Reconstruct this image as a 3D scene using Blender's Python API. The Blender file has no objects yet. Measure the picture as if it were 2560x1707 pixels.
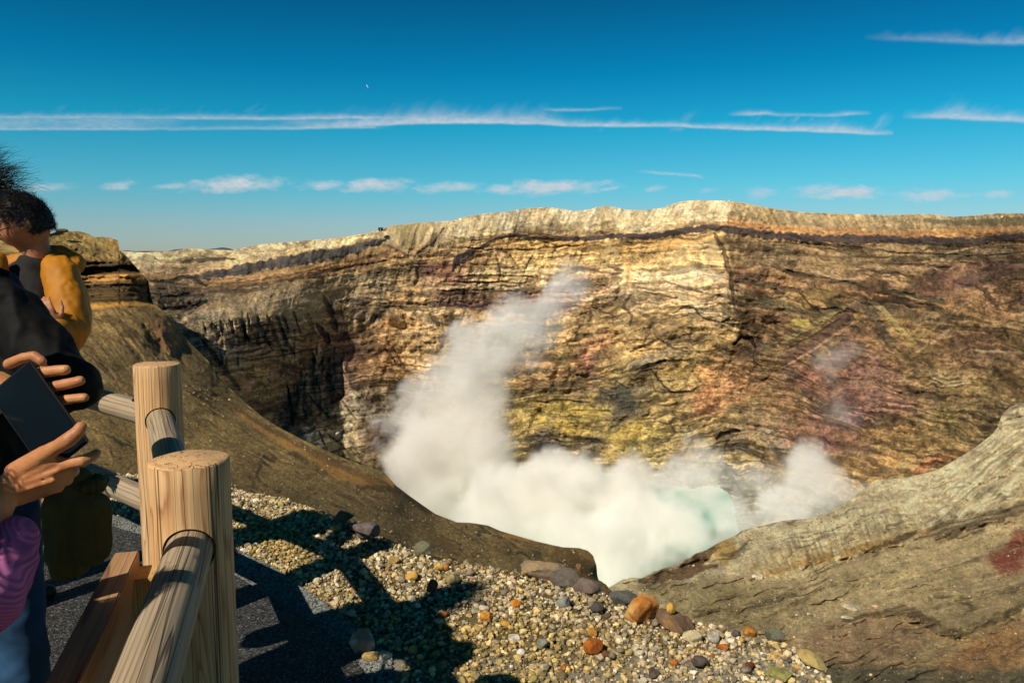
import bpy, bmesh, math, random
import numpy as np
from mathutils import Vector, Matrix

random.seed(7)
RNG = np.random.default_rng(11)
SC = bpy.context.scene
COL = SC.collection
RAD = math.radians

# ------------------------------------------------------------------ camera, world, sun, exposure
CAM_H, PITCH, FOC = 1.6, RAD(6.45), 1991.1
cam_d = bpy.data.cameras.new('camera'); cam = bpy.data.objects.new('camera', cam_d); COL.objects.link(cam)
cam.location = (0, 0, CAM_H); cam.rotation_euler = (RAD(90) - PITCH, 0, 0)
cam_d.lens = 28; cam_d.sensor_width = 36; cam_d.clip_start = 0.05; cam_d.clip_end = 200000
SC.camera = cam

SUN_AZ, SUN_EL = 217.0, 43.0          # where the sun stands: behind the camera, to the left
wd = bpy.data.worlds.new("World"); SC.world = wd; wd.use_nodes = True
nt = wd.node_tree; nt.nodes.clear()
w_out = nt.nodes.new('ShaderNodeOutputWorld'); w_bg = nt.nodes.new('ShaderNodeBackground')
w_sky = nt.nodes.new('ShaderNodeTexSky'); w_sky.sky_type = 'NISHITA'; w_sky.sun_disc = False
w_sky.sun_elevation = RAD(SUN_EL); w_sky.sun_rotation = RAD(SUN_AZ)
w_sky.altitude = 1300; w_sky.air_density = 1.0; w_sky.dust_density = 0.3; w_sky.ozone_density = 1.5
w_bg.inputs['Strength'].default_value = 0.080
w_tc = nt.nodes.new('ShaderNodeTexCoord'); w_sep = nt.nodes.new('ShaderNodeSeparateXYZ')
w_ramp = nt.nodes.new('ShaderNodeValToRGB'); w_mul = nt.nodes.new('ShaderNodeMix')
w_mul.data_type = 'RGBA'; w_mul.blend_type = 'MULTIPLY'; w_mul.inputs['Factor'].default_value = 1.0
nt.links.new(w_tc.outputs['Generated'], w_sep.inputs[0]); nt.links.new(w_sep.outputs['Z'], w_ramp.inputs[0])
er = w_ramp.color_ramp
er.elements[0].position = 0.0; er.elements[0].color = (0.50, 0.60, 0.72, 1)
er.elements[1].position = 1.0; er.elements[1].color = (0.012, 0.14, 0.17, 1)
for p_, c_ in ((0.035, (.46, .68, .82, 1)), (0.08, (.24, .80, .90, 1)), (0.15, (.05, .80, .92, 1)), (0.21, (.010, .63, .83, 1)), (0.30, (.010, .39, .58, 1)), (0.42, (.010, .24, .33, 1))):
    e_ = er.elements.new(p_); e_.color = c_
nt.links.new(w_sky.outputs[0], w_mul.inputs[6]); nt.links.new(w_ramp.outputs[0], w_mul.inputs[7])
nt.links.new(w_mul.outputs[2], w_bg.inputs['Color']); nt.links.new(w_bg.outputs[0], w_out.inputs['Surface'])

sun_d = bpy.data.lights.new('sun', 'SUN'); sun_o = bpy.data.objects.new('sun', sun_d); COL.objects.link(sun_o)
sun_d.energy = 4.2; sun_d.angle = RAD(0.5); sun_d.color = (1.0, 0.92, 0.79)
_az, _el = RAD(SUN_AZ), RAD(SUN_EL)
SUN_DIR = Vector((math.sin(_az) * math.cos(_el), math.cos(_az) * math.cos(_el), math.sin(_el)))
sun_o.rotation_euler = SUN_DIR.to_track_quat('Z', 'Y').to_euler()

SC.view_settings.view_transform = 'Standard'; SC.view_settings.look = 'None'
SC.view_settings.exposure = 0.22; SC.view_settings.gamma = 1.0; SC.view_settings.use_curve_mapping = False
cy = SC.cycles
cy.use_denoising = True; cy.denoising_prefilter = 'ACCURATE'; cy.volume_bounces = 16; cy.max_bounces = 18; cy.diffuse_bounces = 3
cy.volume_step_rate = 0.6; cy.volume_max_steps = 160; cy.transparent_max_bounces = 16
cy.use_adaptive_sampling = True; cy.adaptive_threshold = 0.02

# ------------------------------------------------------------------ geometry helpers
K = 2560.0 / 2352.0
CP, SP = math.cos(PITCH), math.sin(PITCH)
def ray(x, y):
    t = (np.asarray(y) * K - 853.5) / FOC; a = (np.asarray(x) * K - 1280.0) / FOC
    return a, CP - SP * t, -SP - CP * t
def at(x, y, Y):
    """world point at forward distance Y metres seen along a direction"""
    a, f, u = ray(x, y); k = Y / f
    return Vector((float(a * k), float(Y), float(CAM_H + u * k)))
def at_z(x, y, z=0.0):
    a, f, u = ray(x, y); k = (z - CAM_H) / u
    return Vector((float(a * k), float(f * k), float(z)))
def lin(c):
    c = np.clip(np.asarray(c, float) / 255.0, 0, 1)
    return np.where(c <= 0.04045, c / 12.92, ((c + 0.055) / 1.055) ** 2.4)

def _hash(ix, iy, seed):
    n = (ix.astype(np.int64) * 374761393 + iy.astype(np.int64) * 668265263 + seed * 974711) & 0xffffffff
    n = ((n ^ (n >> 13)) * 1274126177) & 0xffffffff
    return ((n ^ (n >> 16)) & 0xffff) / 65535.0
def vnoise(x, y, seed=0):
    x = np.asarray(x, float); y = np.asarray(y, float)
    ix = np.floor(x); iy = np.floor(y); fx = x - ix; fy = y - iy
    fx = fx * fx * fx * (fx * (fx * 6 - 15) + 10); fy = fy * fy * fy * (fy * (fy * 6 - 15) + 10)
    a = _hash(ix, iy, seed); b = _hash(ix + 1, iy, seed); c = _hash(ix, iy + 1, seed); d = _hash(ix + 1, iy + 1, seed)
    return (a + (b - a) * fx) * (1 - fy) + (c + (d - c) * fx) * fy - 0.5
def fbm(x, y, seed=0, o=4, g=0.5):
    r = 0; am = 1.0; tot = 0
    for i in range(o):
        ca, sa = math.cos(i * 0.7), math.sin(i * 0.7)
        r = r + am * vnoise((x * ca - y * sa) * 2 ** i + 17 * i, (x * sa + y * ca) * 2 ** i - 9 * i, seed + i * 31); tot += am; am *= g
    return r / tot * 2.0          # about -1..1
def fbm_s(x, y, seed=0, o=4, g=0.55):
    """unrotated octaves: keeps stretched noise stretched"""
    r = 0; am = 1.0; tot = 0
    for i in range(o):
        r = r + am * vnoise(x * 2 ** i + 17.3 * i, y * 2 ** i - 9.7 * i, seed + i * 31); tot += am; am *= g
    return r / tot * 2.0
def ridged(x, y, seed=0, o=3):
    return 1 - 2 * np.abs(fbm_s(x, y, seed, o))
def sstep(a, b, x):
    t = np.clip((x - a) / (b - a), 0, 1); return t * t * (3 - 2 * t)
def tps(ctrl, logv=True, lam=1e-4):
    P = np.array([(c[0], c[1]) for c in ctrl], float) / 500.0
    v = np.array([c[2] for c in ctrl], float); v = np.log(v) if logv else v
    n = len(P); r2 = ((P[:, None] - P[None]) ** 2).sum(-1)
    Km = np.where(r2 > 0, r2 * np.log(np.maximum(r2, 1e-12)) * 0.5, 0) + lam * np.eye(n)
    A = np.zeros((n + 3, n + 3)); A[:n, :n] = Km; A[:n, n] = 1; A[:n, n + 1:] = P; A[n, :n] = 1; A[n + 1:, :n] = P.T
    w = np.linalg.solve(A, np.concatenate([v, [0, 0, 0]]))
    def f(x, y):
        x = np.asarray(x, float) / 500.0; y = np.asarray(y, float) / 500.0
        r = w[n] + w[n + 1] * x + w[n + 2] * y
        for i in range(n):
            d = (x - P[i, 0]) ** 2 + (y - P[i, 1]) ** 2
            r = r + w[i] * 0.5 * d * np.log(np.maximum(d, 1e-12))
        return np.exp(r) if logv else r
    return f
def curve(pts):
    xs = [p[0] for p in pts]; ys = [p[1] for p in pts]
    return lambda x: np.interp(x, xs, ys)

def new_mesh(name, verts, faces, mat=None, parent=None, smooth=False, cols=None, fcount=4):
    me = bpy.data.meshes.new(name)
    verts = np.asarray(verts, np.float32); faces = np.asarray(faces, np.int32)
    me.vertices.add(len(verts)); me.vertices.foreach_set('co', verts.ravel())
    k = faces.shape[1]
    me.loops.add(faces.size); me.loops.foreach_set('vertex_index', faces.ravel())
    me.polygons.add(len(faces)); me.polygons.foreach_set('loop_start', np.arange(0, faces.size, k, dtype=np.int32))
    me.polygons.foreach_set('use_smooth', np.full(len(faces), smooth))
    if cols is not None:
        at_ = me.color_attributes.new('tone', 'FLOAT_COLOR', 'POINT')
        c4 = np.ones((len(verts), 4), np.float32); c4[:, :3] = cols
        at_.data.foreach_set('color', c4.ravel())
    me.update(calc_edges=True); me.validate()
    o = bpy.data.objects.new(name, me); COL.objects.link(o)
    if mat: me.materials.append(mat)
    if parent: o.parent = parent
    return o
def tag(o, label=None, cat=None, group=None, kind=None):
    if label: o['label'] = label
    if cat: o['category'] = cat
    if group: o['group'] = group
    if kind: o['kind'] = kind
    return o
def empty(name, loc=(0, 0, 0), label=None, cat=None, group=None):
    o = bpy.data.objects.new(name, None); COL.objects.link(o); o.location = loc; o.empty_display_size = .1
    return tag(o, label, cat, group)

def grid_faces(nr, nc):
    i = np.arange(nr - 1)[:, None] * nc + np.arange(nc - 1)[None]
    return np.stack([i, i + nc, i + nc + 1, i + 1], -1).reshape(-1, 4)

# ------------------------------------------------------------------ materials
def mat_new(name):
    m = bpy.data.materials.new(name); m.use_nodes = True
    b = m.node_tree.nodes['Principled BSDF']; b.inputs['Specular IOR Level'].default_value = 0.2
    b.inputs['Roughness'].default_value = 0.9
    return m, m.node_tree, b
def N(nt, t, **kw):
    n = nt.nodes.new(t)
    for k, v in kw.items():
        setattr(n, k, v)
    return n
def earth_mat(name, scale, bump, contrast=0.35, s2=None, spec=0.12):
    """rock or soil: the surface's own colours with grain from noise in world metres, and relief"""
    m, nt, b = mat_new(name); b.inputs['Specular IOR Level'].default_value = spec; b.inputs['Roughness'].default_value = .95
    at_ = N(nt, 'ShaderNodeAttribute', attribute_name='tone'); tc = N(nt, 'ShaderNodeTexCoord')
    n1 = N(nt, 'ShaderNodeTexNoise'); n1.inputs['Scale'].default_value = scale; n1.inputs['Detail'].default_value = 8; n1.inputs['Roughness'].default_value = .78
    mr = N(nt, 'ShaderNodeMapRange'); mr.inputs[1].default_value = .25; mr.inputs[2].default_value = .75
    mr.inputs[3].default_value = 1 - contrast; mr.inputs[4].default_value = 1 + contrast
    mx = N(nt, 'ShaderNodeMix', data_type='RGBA', blend_type='MULTIPLY'); mx.inputs[0].default_value = 1
    nt.links.new(tc.outputs['Object'], n1.inputs['Vector']); nt.links.new(n1.outputs[0], mr.inputs[0])
    nt.links.new(at_.outputs['Color'], mx.inputs[6]); nt.links.new(mr.outputs[0], mx.inputs[7]); nt.links.new(mx.outputs[2], b.inputs['Base Color'])
    n2 = N(nt, 'ShaderNodeTexNoise'); n2.inputs['Scale'].default_value = s2 or scale * .6; n2.inputs['Detail'].default_value = 8; n2.inputs['Roughness'].default_value = .7
    bp = N(nt, 'ShaderNodeBump'); bp.inputs['Distance'].default_value = bump; bp.inputs['Strength'].default_value = 1
    nt.links.new(tc.outputs['Object'], n2.inputs['Vector']); nt.links.new(n2.outputs[0], bp.inputs['Height']); nt.links.new(bp.outputs[0], b.inputs['Normal'])
    return m

def band(X, Y, pts, half, soft=2.0, wob=2.0, seed=0, taper=True):
    """mask of a layer that follows a traced line; half thickness in the same units"""
    xs = np.array([p[0] for p in pts], float); ys = np.array([p[1] for p in pts], float)
    yc = np.interp(X, xs, ys) + wob * fbm(X / 25.0, Y * 0 + seed, seed, 3)
    h = np.interp(X, xs, [p[2] if len(p) > 2 else half for p in pts]) * (1 + .5 * fbm(X / 9.0, Y * 0 + 3 + seed, seed + 5, 2))
    m = 1 - sstep(h - soft * .5, h + soft * .5, np.abs(Y - yc))
    if taper:
        m = m * ((X > xs[0]) & (X < xs[-1]))
    return m
def pline(X, Y, pts, half, soft=1.5, wob=3.0, seed=0):
    """mask of a crack, ledge, vein or painted shade line along a traced polyline"""
    x0 = min(p[0] for p in pts) - half * 3 - 8; x1 = max(p[0] for p in pts) + half * 3 + 8; y0 = min(p[1] for p in pts) - half * 3 - 8; y1 = max(p[1] for p in pts) + half * 3 + 8
    M = np.zeros(X.shape); k = (X > x0) & (X < x1) & (Y > y0) & (Y < y1)
    if not k.any(): return M
    x = X[k]; y = Y[k]; wx = x + wob * fbm(x / 22, y / 22, seed, 3); wy = y + wob * fbm(x / 22 + 9, y / 22, seed + 3, 3); d = np.full(x.shape, 1e9)
    n = len(pts) - 1; hh = np.zeros(x.shape)
    for i in range(n):
        ax, ay = pts[i][:2]; bx, by = pts[i + 1][:2]; L2 = (bx - ax) ** 2 + (by - ay) ** 2 + 1e-9
        t = np.clip(((wx - ax) * (bx - ax) + (wy - ay) * (by - ay)) / L2, 0, 1); di = np.hypot(wx - ax - t * (bx - ax), wy - ay - t * (by - ay)); near = di < d
        s_ = (i + t) / n; hh = np.where(near, half * (.45 + 1.1 * np.sqrt(np.clip(s_ * (1 - s_) * 4, 0, 1)) * .6), hh); d = np.minimum(d, di)
    hh = hh * (1 + .55 * fbm(x / 9, y / 9, seed + 7, 2)); M[k] = 1 - sstep(hh - soft * .5, hh + soft * .7, d); return M
def blob(X, Y, cx, cy, rx, ry, ang=0, seed=0, rough=.5, soft=.5):
    ca, sa = math.cos(RAD(ang)), math.sin(RAD(ang))
    dx, dy = X - cx, Y - cy
    u = (dx * ca + dy * sa) / rx; v = (-dx * sa + dy * ca) / ry
    d = np.sqrt(u * u + v * v) + rough * fbm(X / (.6 * min(rx, ry) + 6), Y / (.6 * min(rx, ry) + 6), seed, 4)
    return 1 - sstep(1 - soft, 1 + soft * .4, d)
def mixc(C, m, col, s=1.0):
    m = (m * s)[..., None]; return C * (1 - m) + np.asarray(col, float) * m
def keyed(s, keys):
    ks = [k[0] for k in keys]
    return np.stack([np.interp(s, ks, [k[1][i] for k in keys]) for i in range(3)], -1)
# ------------------------------------------------------------------ far crater wall
RIM = [(-900, 575), (60, 577), (275, 577), (330, 580), (400, 577), (430, 571), (480, 573), (530, 575), (560, 569), (600, 561), (640, 558), (700, 553), (760, 548), (800, 543), (840, 536), (870, 529), (900, 518), (960, 512), (1040, 507), (1060, 500), (1080, 496), (1120, 490), (1160, 487), (1210, 478), (1260, 476), (1290, 480), (1320, 485), (1350, 482), (1375, 475), (1390, 473), (1410, 475), (1440, 482), (1480, 483), (1520, 478), (1545, 469), (1565, 463), (1600, 460), (1660, 461), (1700, 465), (1780, 480), (1850, 488), (1960, 492), (2050, 494), (2100, 492), (2140, 492), (2190, 498), (2240, 495), (2290, 490), (2352, 490), (3100, 478)]
rim = curve(RIM)
WALL_D = tps([(-900, 575, 200), (-200, 575, 240), (100, 575, 270), (275, 577, 330), (430, 573, 385), (600, 561, 425), (870, 530, 468), (1100, 492, 495), (1400, 480, 520), (1560, 463, 515), (1670, 461, 492), (1850, 488, 480), (2100, 492, 425), (2352, 490, 350), (3100, 478, 200),
    (-900, 760, 150), (-200, 760, 190), (100, 700, 225), (300, 620, 292), (350, 660, 262), (420, 700, 262), (480, 640, 325), (430, 780, 234), (480, 725, 262), (520, 850, 236), (600, 690, 322), (600, 770, 290), (600, 900, 286), (560, 960, 262), (650, 980, 288), (640, 1100, 250),
    (480, 800, 236), (700, 680, 372), (700, 780, 342), (690, 880, 330), (750, 690, 400), (790, 780, 392), (760, 900, 330), (830, 880, 352), (700, 960, 292), (800, 1040, 285), (860, 1080, 282), (880, 980, 330), (840, 1200, 255),
    (870, 640, 450), (870, 720, 432), (900, 850, 402), (1000, 600, 470), (1000, 800, 430), (1000, 1000, 380), (1200, 600, 492), (1200, 850, 442), (1200, 1100, 385), (1400, 600, 497), (1400, 800, 452), (1400, 1000, 412), (1400, 1100, 385),
    (1600, 560, 482), (1660, 600, 458), (1690, 730, 430), (1600, 850, 428), (1600, 1050, 375), (1760, 600, 472), (1760, 750, 442), (1800, 900, 402), (1800, 1100, 338), (2000, 600, 432), (1970, 705, 395), (1960, 850, 372), (2000, 1050, 310), (2200, 600, 388), (2200, 800, 340), (2200, 1000, 285), (2352, 600, 332), (2352, 800, 290), (2352, 1000, 245), (3100, 700, 180), (3100, 1100, 140),
    (1000, 1260, 300), (1400, 1260, 335), (1600, 1120, 365), (1650, 1145, 362), (1560, 1200, 345), (1730, 1165, 312), (1850, 1200, 278), (2100, 1260, 240)])

LAVA_L = [(420, 640, 0), (480, 632, 9), (560, 618, 12), (620, 606, 13), (700, 594, 13), (760, 584, 13), (830, 566, 10), (885, 548, 4), (890, 546, 0)]
LAVA_M = [(1040, 605, 0), (1050, 600, 10), (1085, 575, 9), (1100, 568, 3), (1140, 546, 3), (1180, 541, 4), (1260, 548, 4), (1330, 549, 5), (1400, 544, 6), (1500, 541, 7), (1560, 532, 7), (1640, 521, 7), (1700, 531, 8), (1780, 541, 8), (1860, 548, 9), (2000, 549, 9), (2100, 553, 9), (2200, 555, 8), (2260, 552, 7), (2352, 540, 6), (3100, 530, 6)]

_b = lambda *p: [(689.1 + x * .3046, 441 + y * .3046) for x, y in p]
_c = lambda *p: [(1286.3 + x * .3047, 441 + y * .3047) for x, y in p]
_d = lambda *p: [(1800.8 + x * .2929, 459.4 + y * .2929) for x, y in p]
_a = lambda *p: [(91.9 + x * .293, 459.4 + y * .293) for x, y in p]
_f = lambda *p: [(1102.5 + x * .3515, 826.9 + y * .3515) for x, y in p]
_e = lambda *p: [(551.3 + x * .3223, 826.9 + y * .3223) for x, y in p]
DK, PU, OL, LT, OR, YE, PK, BK = (86, 68, 50), (104, 74, 66), (92, 84, 56), (214, 188, 138), (190, 128, 66), (198, 168, 84), (170, 130, 104), (34, 28, 26)
VEINS_SHADE = [  # traced beds, ledges, gullies and ridges: points, half width, colour of rock and of painted-in ledge and cave shade, strength, relief
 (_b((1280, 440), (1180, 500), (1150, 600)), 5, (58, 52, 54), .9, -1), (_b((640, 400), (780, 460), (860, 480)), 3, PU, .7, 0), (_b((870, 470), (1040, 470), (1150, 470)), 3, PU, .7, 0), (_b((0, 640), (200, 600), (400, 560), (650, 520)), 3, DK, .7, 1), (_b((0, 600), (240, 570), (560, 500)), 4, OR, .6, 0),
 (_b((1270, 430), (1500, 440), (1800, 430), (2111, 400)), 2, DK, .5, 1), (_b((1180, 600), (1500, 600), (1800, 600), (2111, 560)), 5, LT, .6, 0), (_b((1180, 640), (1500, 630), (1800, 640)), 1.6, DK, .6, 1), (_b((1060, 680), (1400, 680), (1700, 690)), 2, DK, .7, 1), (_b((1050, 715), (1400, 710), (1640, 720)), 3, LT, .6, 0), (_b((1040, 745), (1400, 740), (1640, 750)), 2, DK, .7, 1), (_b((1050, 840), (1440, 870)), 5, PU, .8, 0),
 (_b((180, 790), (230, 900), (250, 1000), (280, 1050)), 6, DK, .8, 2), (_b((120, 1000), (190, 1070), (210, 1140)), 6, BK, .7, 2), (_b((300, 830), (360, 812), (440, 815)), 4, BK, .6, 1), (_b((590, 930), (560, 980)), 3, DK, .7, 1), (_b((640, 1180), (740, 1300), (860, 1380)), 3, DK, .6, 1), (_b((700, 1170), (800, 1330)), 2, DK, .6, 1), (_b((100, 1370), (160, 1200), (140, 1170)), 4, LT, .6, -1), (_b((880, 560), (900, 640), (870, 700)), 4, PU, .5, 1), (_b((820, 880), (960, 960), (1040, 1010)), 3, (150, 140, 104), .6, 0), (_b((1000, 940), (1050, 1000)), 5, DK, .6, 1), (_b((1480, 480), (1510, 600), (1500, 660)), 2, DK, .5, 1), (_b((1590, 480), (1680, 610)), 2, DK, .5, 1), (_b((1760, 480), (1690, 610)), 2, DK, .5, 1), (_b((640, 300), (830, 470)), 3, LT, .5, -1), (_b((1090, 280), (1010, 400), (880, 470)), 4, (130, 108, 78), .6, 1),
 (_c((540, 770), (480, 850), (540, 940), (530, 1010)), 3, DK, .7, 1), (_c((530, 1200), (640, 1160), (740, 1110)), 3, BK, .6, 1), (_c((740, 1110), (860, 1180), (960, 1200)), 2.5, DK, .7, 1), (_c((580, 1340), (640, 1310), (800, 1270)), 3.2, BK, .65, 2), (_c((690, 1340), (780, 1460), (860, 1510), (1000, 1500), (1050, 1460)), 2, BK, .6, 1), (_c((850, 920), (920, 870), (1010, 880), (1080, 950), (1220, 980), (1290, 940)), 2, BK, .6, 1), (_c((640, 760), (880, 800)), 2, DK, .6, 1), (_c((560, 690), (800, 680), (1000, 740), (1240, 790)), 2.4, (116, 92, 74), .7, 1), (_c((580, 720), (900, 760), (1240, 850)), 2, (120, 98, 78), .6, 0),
 (_c((1160, 310), (1240, 440), (1280, 600), (1300, 700), (1320, 880)), 4.5, (98, 74, 52), .75, 2), (_c((460, 470), (520, 560), (500, 740)), 3, OR, .5, 1), (_c((370, 560), (480, 590)), 3, DK, .7, 1), (_c((840, 590), (1000, 600), (1240, 650)), 9, (206, 186, 144), .7, 0), (_c((1310, 1150), (1370, 1090), (1440, 1110), (1480, 1170)), 4.5, BK, .85, 2), (_c((1620, 740), (1700, 770)), 4, BK, .6, 1), (_c((1680, 600), (1800, 620)), 3, DK, .7, 1), (_c((1300, 660), (1500, 690), (1640, 720), (1809, 740)), 6, (88, 76, 50), .75, 1), (_c((1330, 800), (1560, 830), (1809, 880)), 4, OL, .6, 0), (_c((0, 560), (240, 590), (460, 620)), 3, PU, .6, 0), (_c((0, 680), (300, 700), (460, 760)), 2, PK, .6, 0), (_c((1809, 1240), (1560, 1400), (1360, 1568)), 3, OR, .5, 1), (_c((1480, 1200), (1470, 1330)), 5, DK, .6, 1), (_c((560, 890), (700, 960), (960, 1010)), 5, (100, 88, 66), .5, 0), (_c((0, 380), (200, 400), (360, 380)), 2, OR, .5, 0), (_c((900, 400), (1120, 395)), 2, (232, 212, 168), .7, 0), (_c((560, 640), (800, 620), (1250, 700)), 2, LT, .5, 0), (_c((1340, 1040), (1560, 1060)), 3, LT, .4, 0), (_c((250, 880), (360, 910), (450, 960)), 2, PU, .6, 1), (_c((560, 1390), (620, 1350), (780, 1330)), 2, DK, .5, 1),  # opens with the vertical rib's shadow painted dark
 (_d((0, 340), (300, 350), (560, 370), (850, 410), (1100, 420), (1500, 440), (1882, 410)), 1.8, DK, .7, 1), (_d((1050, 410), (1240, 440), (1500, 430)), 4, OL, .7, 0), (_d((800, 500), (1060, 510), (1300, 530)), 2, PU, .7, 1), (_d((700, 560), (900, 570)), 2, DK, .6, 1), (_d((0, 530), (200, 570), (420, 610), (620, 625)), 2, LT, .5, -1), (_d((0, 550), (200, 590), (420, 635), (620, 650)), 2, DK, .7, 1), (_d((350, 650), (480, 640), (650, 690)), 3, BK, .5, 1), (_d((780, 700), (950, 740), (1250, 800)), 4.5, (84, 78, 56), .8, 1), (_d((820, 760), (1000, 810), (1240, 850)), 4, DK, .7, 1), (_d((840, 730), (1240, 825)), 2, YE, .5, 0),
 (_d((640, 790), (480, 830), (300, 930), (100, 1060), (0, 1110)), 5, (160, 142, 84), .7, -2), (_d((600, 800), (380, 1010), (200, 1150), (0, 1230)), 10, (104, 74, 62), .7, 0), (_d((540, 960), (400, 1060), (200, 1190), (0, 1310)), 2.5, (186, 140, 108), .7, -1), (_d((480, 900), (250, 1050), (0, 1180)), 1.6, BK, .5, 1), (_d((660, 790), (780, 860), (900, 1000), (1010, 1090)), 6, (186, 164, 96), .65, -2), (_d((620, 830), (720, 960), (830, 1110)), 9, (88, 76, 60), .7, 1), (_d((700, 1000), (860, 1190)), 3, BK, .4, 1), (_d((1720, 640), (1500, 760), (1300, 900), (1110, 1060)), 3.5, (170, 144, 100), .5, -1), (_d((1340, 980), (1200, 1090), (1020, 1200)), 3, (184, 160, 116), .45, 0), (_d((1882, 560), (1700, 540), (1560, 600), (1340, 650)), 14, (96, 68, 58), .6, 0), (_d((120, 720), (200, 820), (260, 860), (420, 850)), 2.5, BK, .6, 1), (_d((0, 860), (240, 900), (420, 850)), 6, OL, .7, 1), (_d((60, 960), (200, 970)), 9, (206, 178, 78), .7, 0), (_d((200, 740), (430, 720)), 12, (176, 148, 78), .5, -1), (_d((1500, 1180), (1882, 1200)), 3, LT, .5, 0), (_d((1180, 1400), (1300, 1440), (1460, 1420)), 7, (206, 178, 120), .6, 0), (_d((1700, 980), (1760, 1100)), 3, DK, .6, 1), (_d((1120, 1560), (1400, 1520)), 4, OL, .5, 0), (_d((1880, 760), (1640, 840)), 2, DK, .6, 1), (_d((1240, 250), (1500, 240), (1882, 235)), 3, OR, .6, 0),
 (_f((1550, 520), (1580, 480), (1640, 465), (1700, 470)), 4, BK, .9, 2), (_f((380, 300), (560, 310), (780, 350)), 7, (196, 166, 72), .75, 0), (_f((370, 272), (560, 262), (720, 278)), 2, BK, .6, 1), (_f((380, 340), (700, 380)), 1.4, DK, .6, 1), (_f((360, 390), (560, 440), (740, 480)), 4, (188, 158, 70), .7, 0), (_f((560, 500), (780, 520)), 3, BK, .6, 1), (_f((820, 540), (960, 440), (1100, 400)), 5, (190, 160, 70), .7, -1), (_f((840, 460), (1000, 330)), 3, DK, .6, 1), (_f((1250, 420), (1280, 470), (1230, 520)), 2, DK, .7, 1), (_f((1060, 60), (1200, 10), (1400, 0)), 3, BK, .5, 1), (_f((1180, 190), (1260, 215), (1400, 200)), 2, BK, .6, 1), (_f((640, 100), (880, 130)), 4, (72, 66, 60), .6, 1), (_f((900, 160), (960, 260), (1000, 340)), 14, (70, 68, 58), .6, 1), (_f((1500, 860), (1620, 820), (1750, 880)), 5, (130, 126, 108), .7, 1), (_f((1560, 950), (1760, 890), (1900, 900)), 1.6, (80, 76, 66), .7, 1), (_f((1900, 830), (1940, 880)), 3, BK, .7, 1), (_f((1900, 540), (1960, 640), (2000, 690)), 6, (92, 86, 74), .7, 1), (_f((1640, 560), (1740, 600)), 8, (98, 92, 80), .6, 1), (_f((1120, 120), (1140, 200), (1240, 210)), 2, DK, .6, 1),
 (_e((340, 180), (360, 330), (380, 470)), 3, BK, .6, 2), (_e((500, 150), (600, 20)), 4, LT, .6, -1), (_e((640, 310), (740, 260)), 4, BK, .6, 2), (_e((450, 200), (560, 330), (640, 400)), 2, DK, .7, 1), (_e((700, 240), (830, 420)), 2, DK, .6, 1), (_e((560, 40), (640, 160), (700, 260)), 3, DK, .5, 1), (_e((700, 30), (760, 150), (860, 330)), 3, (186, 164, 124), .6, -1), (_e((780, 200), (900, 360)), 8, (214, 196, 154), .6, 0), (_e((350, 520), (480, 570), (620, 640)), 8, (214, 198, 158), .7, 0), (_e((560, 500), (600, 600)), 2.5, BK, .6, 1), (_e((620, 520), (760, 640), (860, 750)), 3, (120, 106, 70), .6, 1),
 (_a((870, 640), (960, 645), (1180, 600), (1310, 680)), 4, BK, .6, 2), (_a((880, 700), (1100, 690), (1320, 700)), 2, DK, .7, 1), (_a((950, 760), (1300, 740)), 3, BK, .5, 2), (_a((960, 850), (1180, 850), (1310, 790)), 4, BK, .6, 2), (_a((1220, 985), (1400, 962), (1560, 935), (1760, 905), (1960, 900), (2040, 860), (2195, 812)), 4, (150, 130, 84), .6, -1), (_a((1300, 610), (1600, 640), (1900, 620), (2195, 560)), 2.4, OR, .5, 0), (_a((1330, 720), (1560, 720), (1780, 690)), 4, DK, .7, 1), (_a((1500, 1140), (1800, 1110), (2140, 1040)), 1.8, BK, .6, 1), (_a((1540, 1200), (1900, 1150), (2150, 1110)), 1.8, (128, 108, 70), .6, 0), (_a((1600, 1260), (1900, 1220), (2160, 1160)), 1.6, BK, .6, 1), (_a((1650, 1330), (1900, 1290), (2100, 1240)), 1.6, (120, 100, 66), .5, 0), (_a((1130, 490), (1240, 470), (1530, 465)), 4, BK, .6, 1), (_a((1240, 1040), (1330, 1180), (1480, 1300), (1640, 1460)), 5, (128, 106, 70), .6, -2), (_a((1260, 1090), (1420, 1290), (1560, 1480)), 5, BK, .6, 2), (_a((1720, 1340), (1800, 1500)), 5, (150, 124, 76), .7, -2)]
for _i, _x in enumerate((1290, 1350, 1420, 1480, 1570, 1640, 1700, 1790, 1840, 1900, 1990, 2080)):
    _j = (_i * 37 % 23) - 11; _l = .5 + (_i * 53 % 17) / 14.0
    VEINS_SHADE.append((_a((_x + _j, 962 + _j - (_x - 1290) * .11), (_x + 30 * _l + _j, 962 + 90 * _l - (_x - 1290) * .11), (_x + 80 * _l + _j * 2, 962 + 180 * _l - (_x - 1290) * .08)), 2.2 + (_i * 29 % 5) * .7, BK, .45, 2))
_VC = {}
def vein_shade_masks(X, Y):
    if X.shape not in _VC: _VC[X.shape] = [pline(X, Y, v[0], v[1], 1.6, 3.5, 300 + i) for i, v in enumerate(VEINS_SHADE)]
    return _VC[X.shape]
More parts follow.
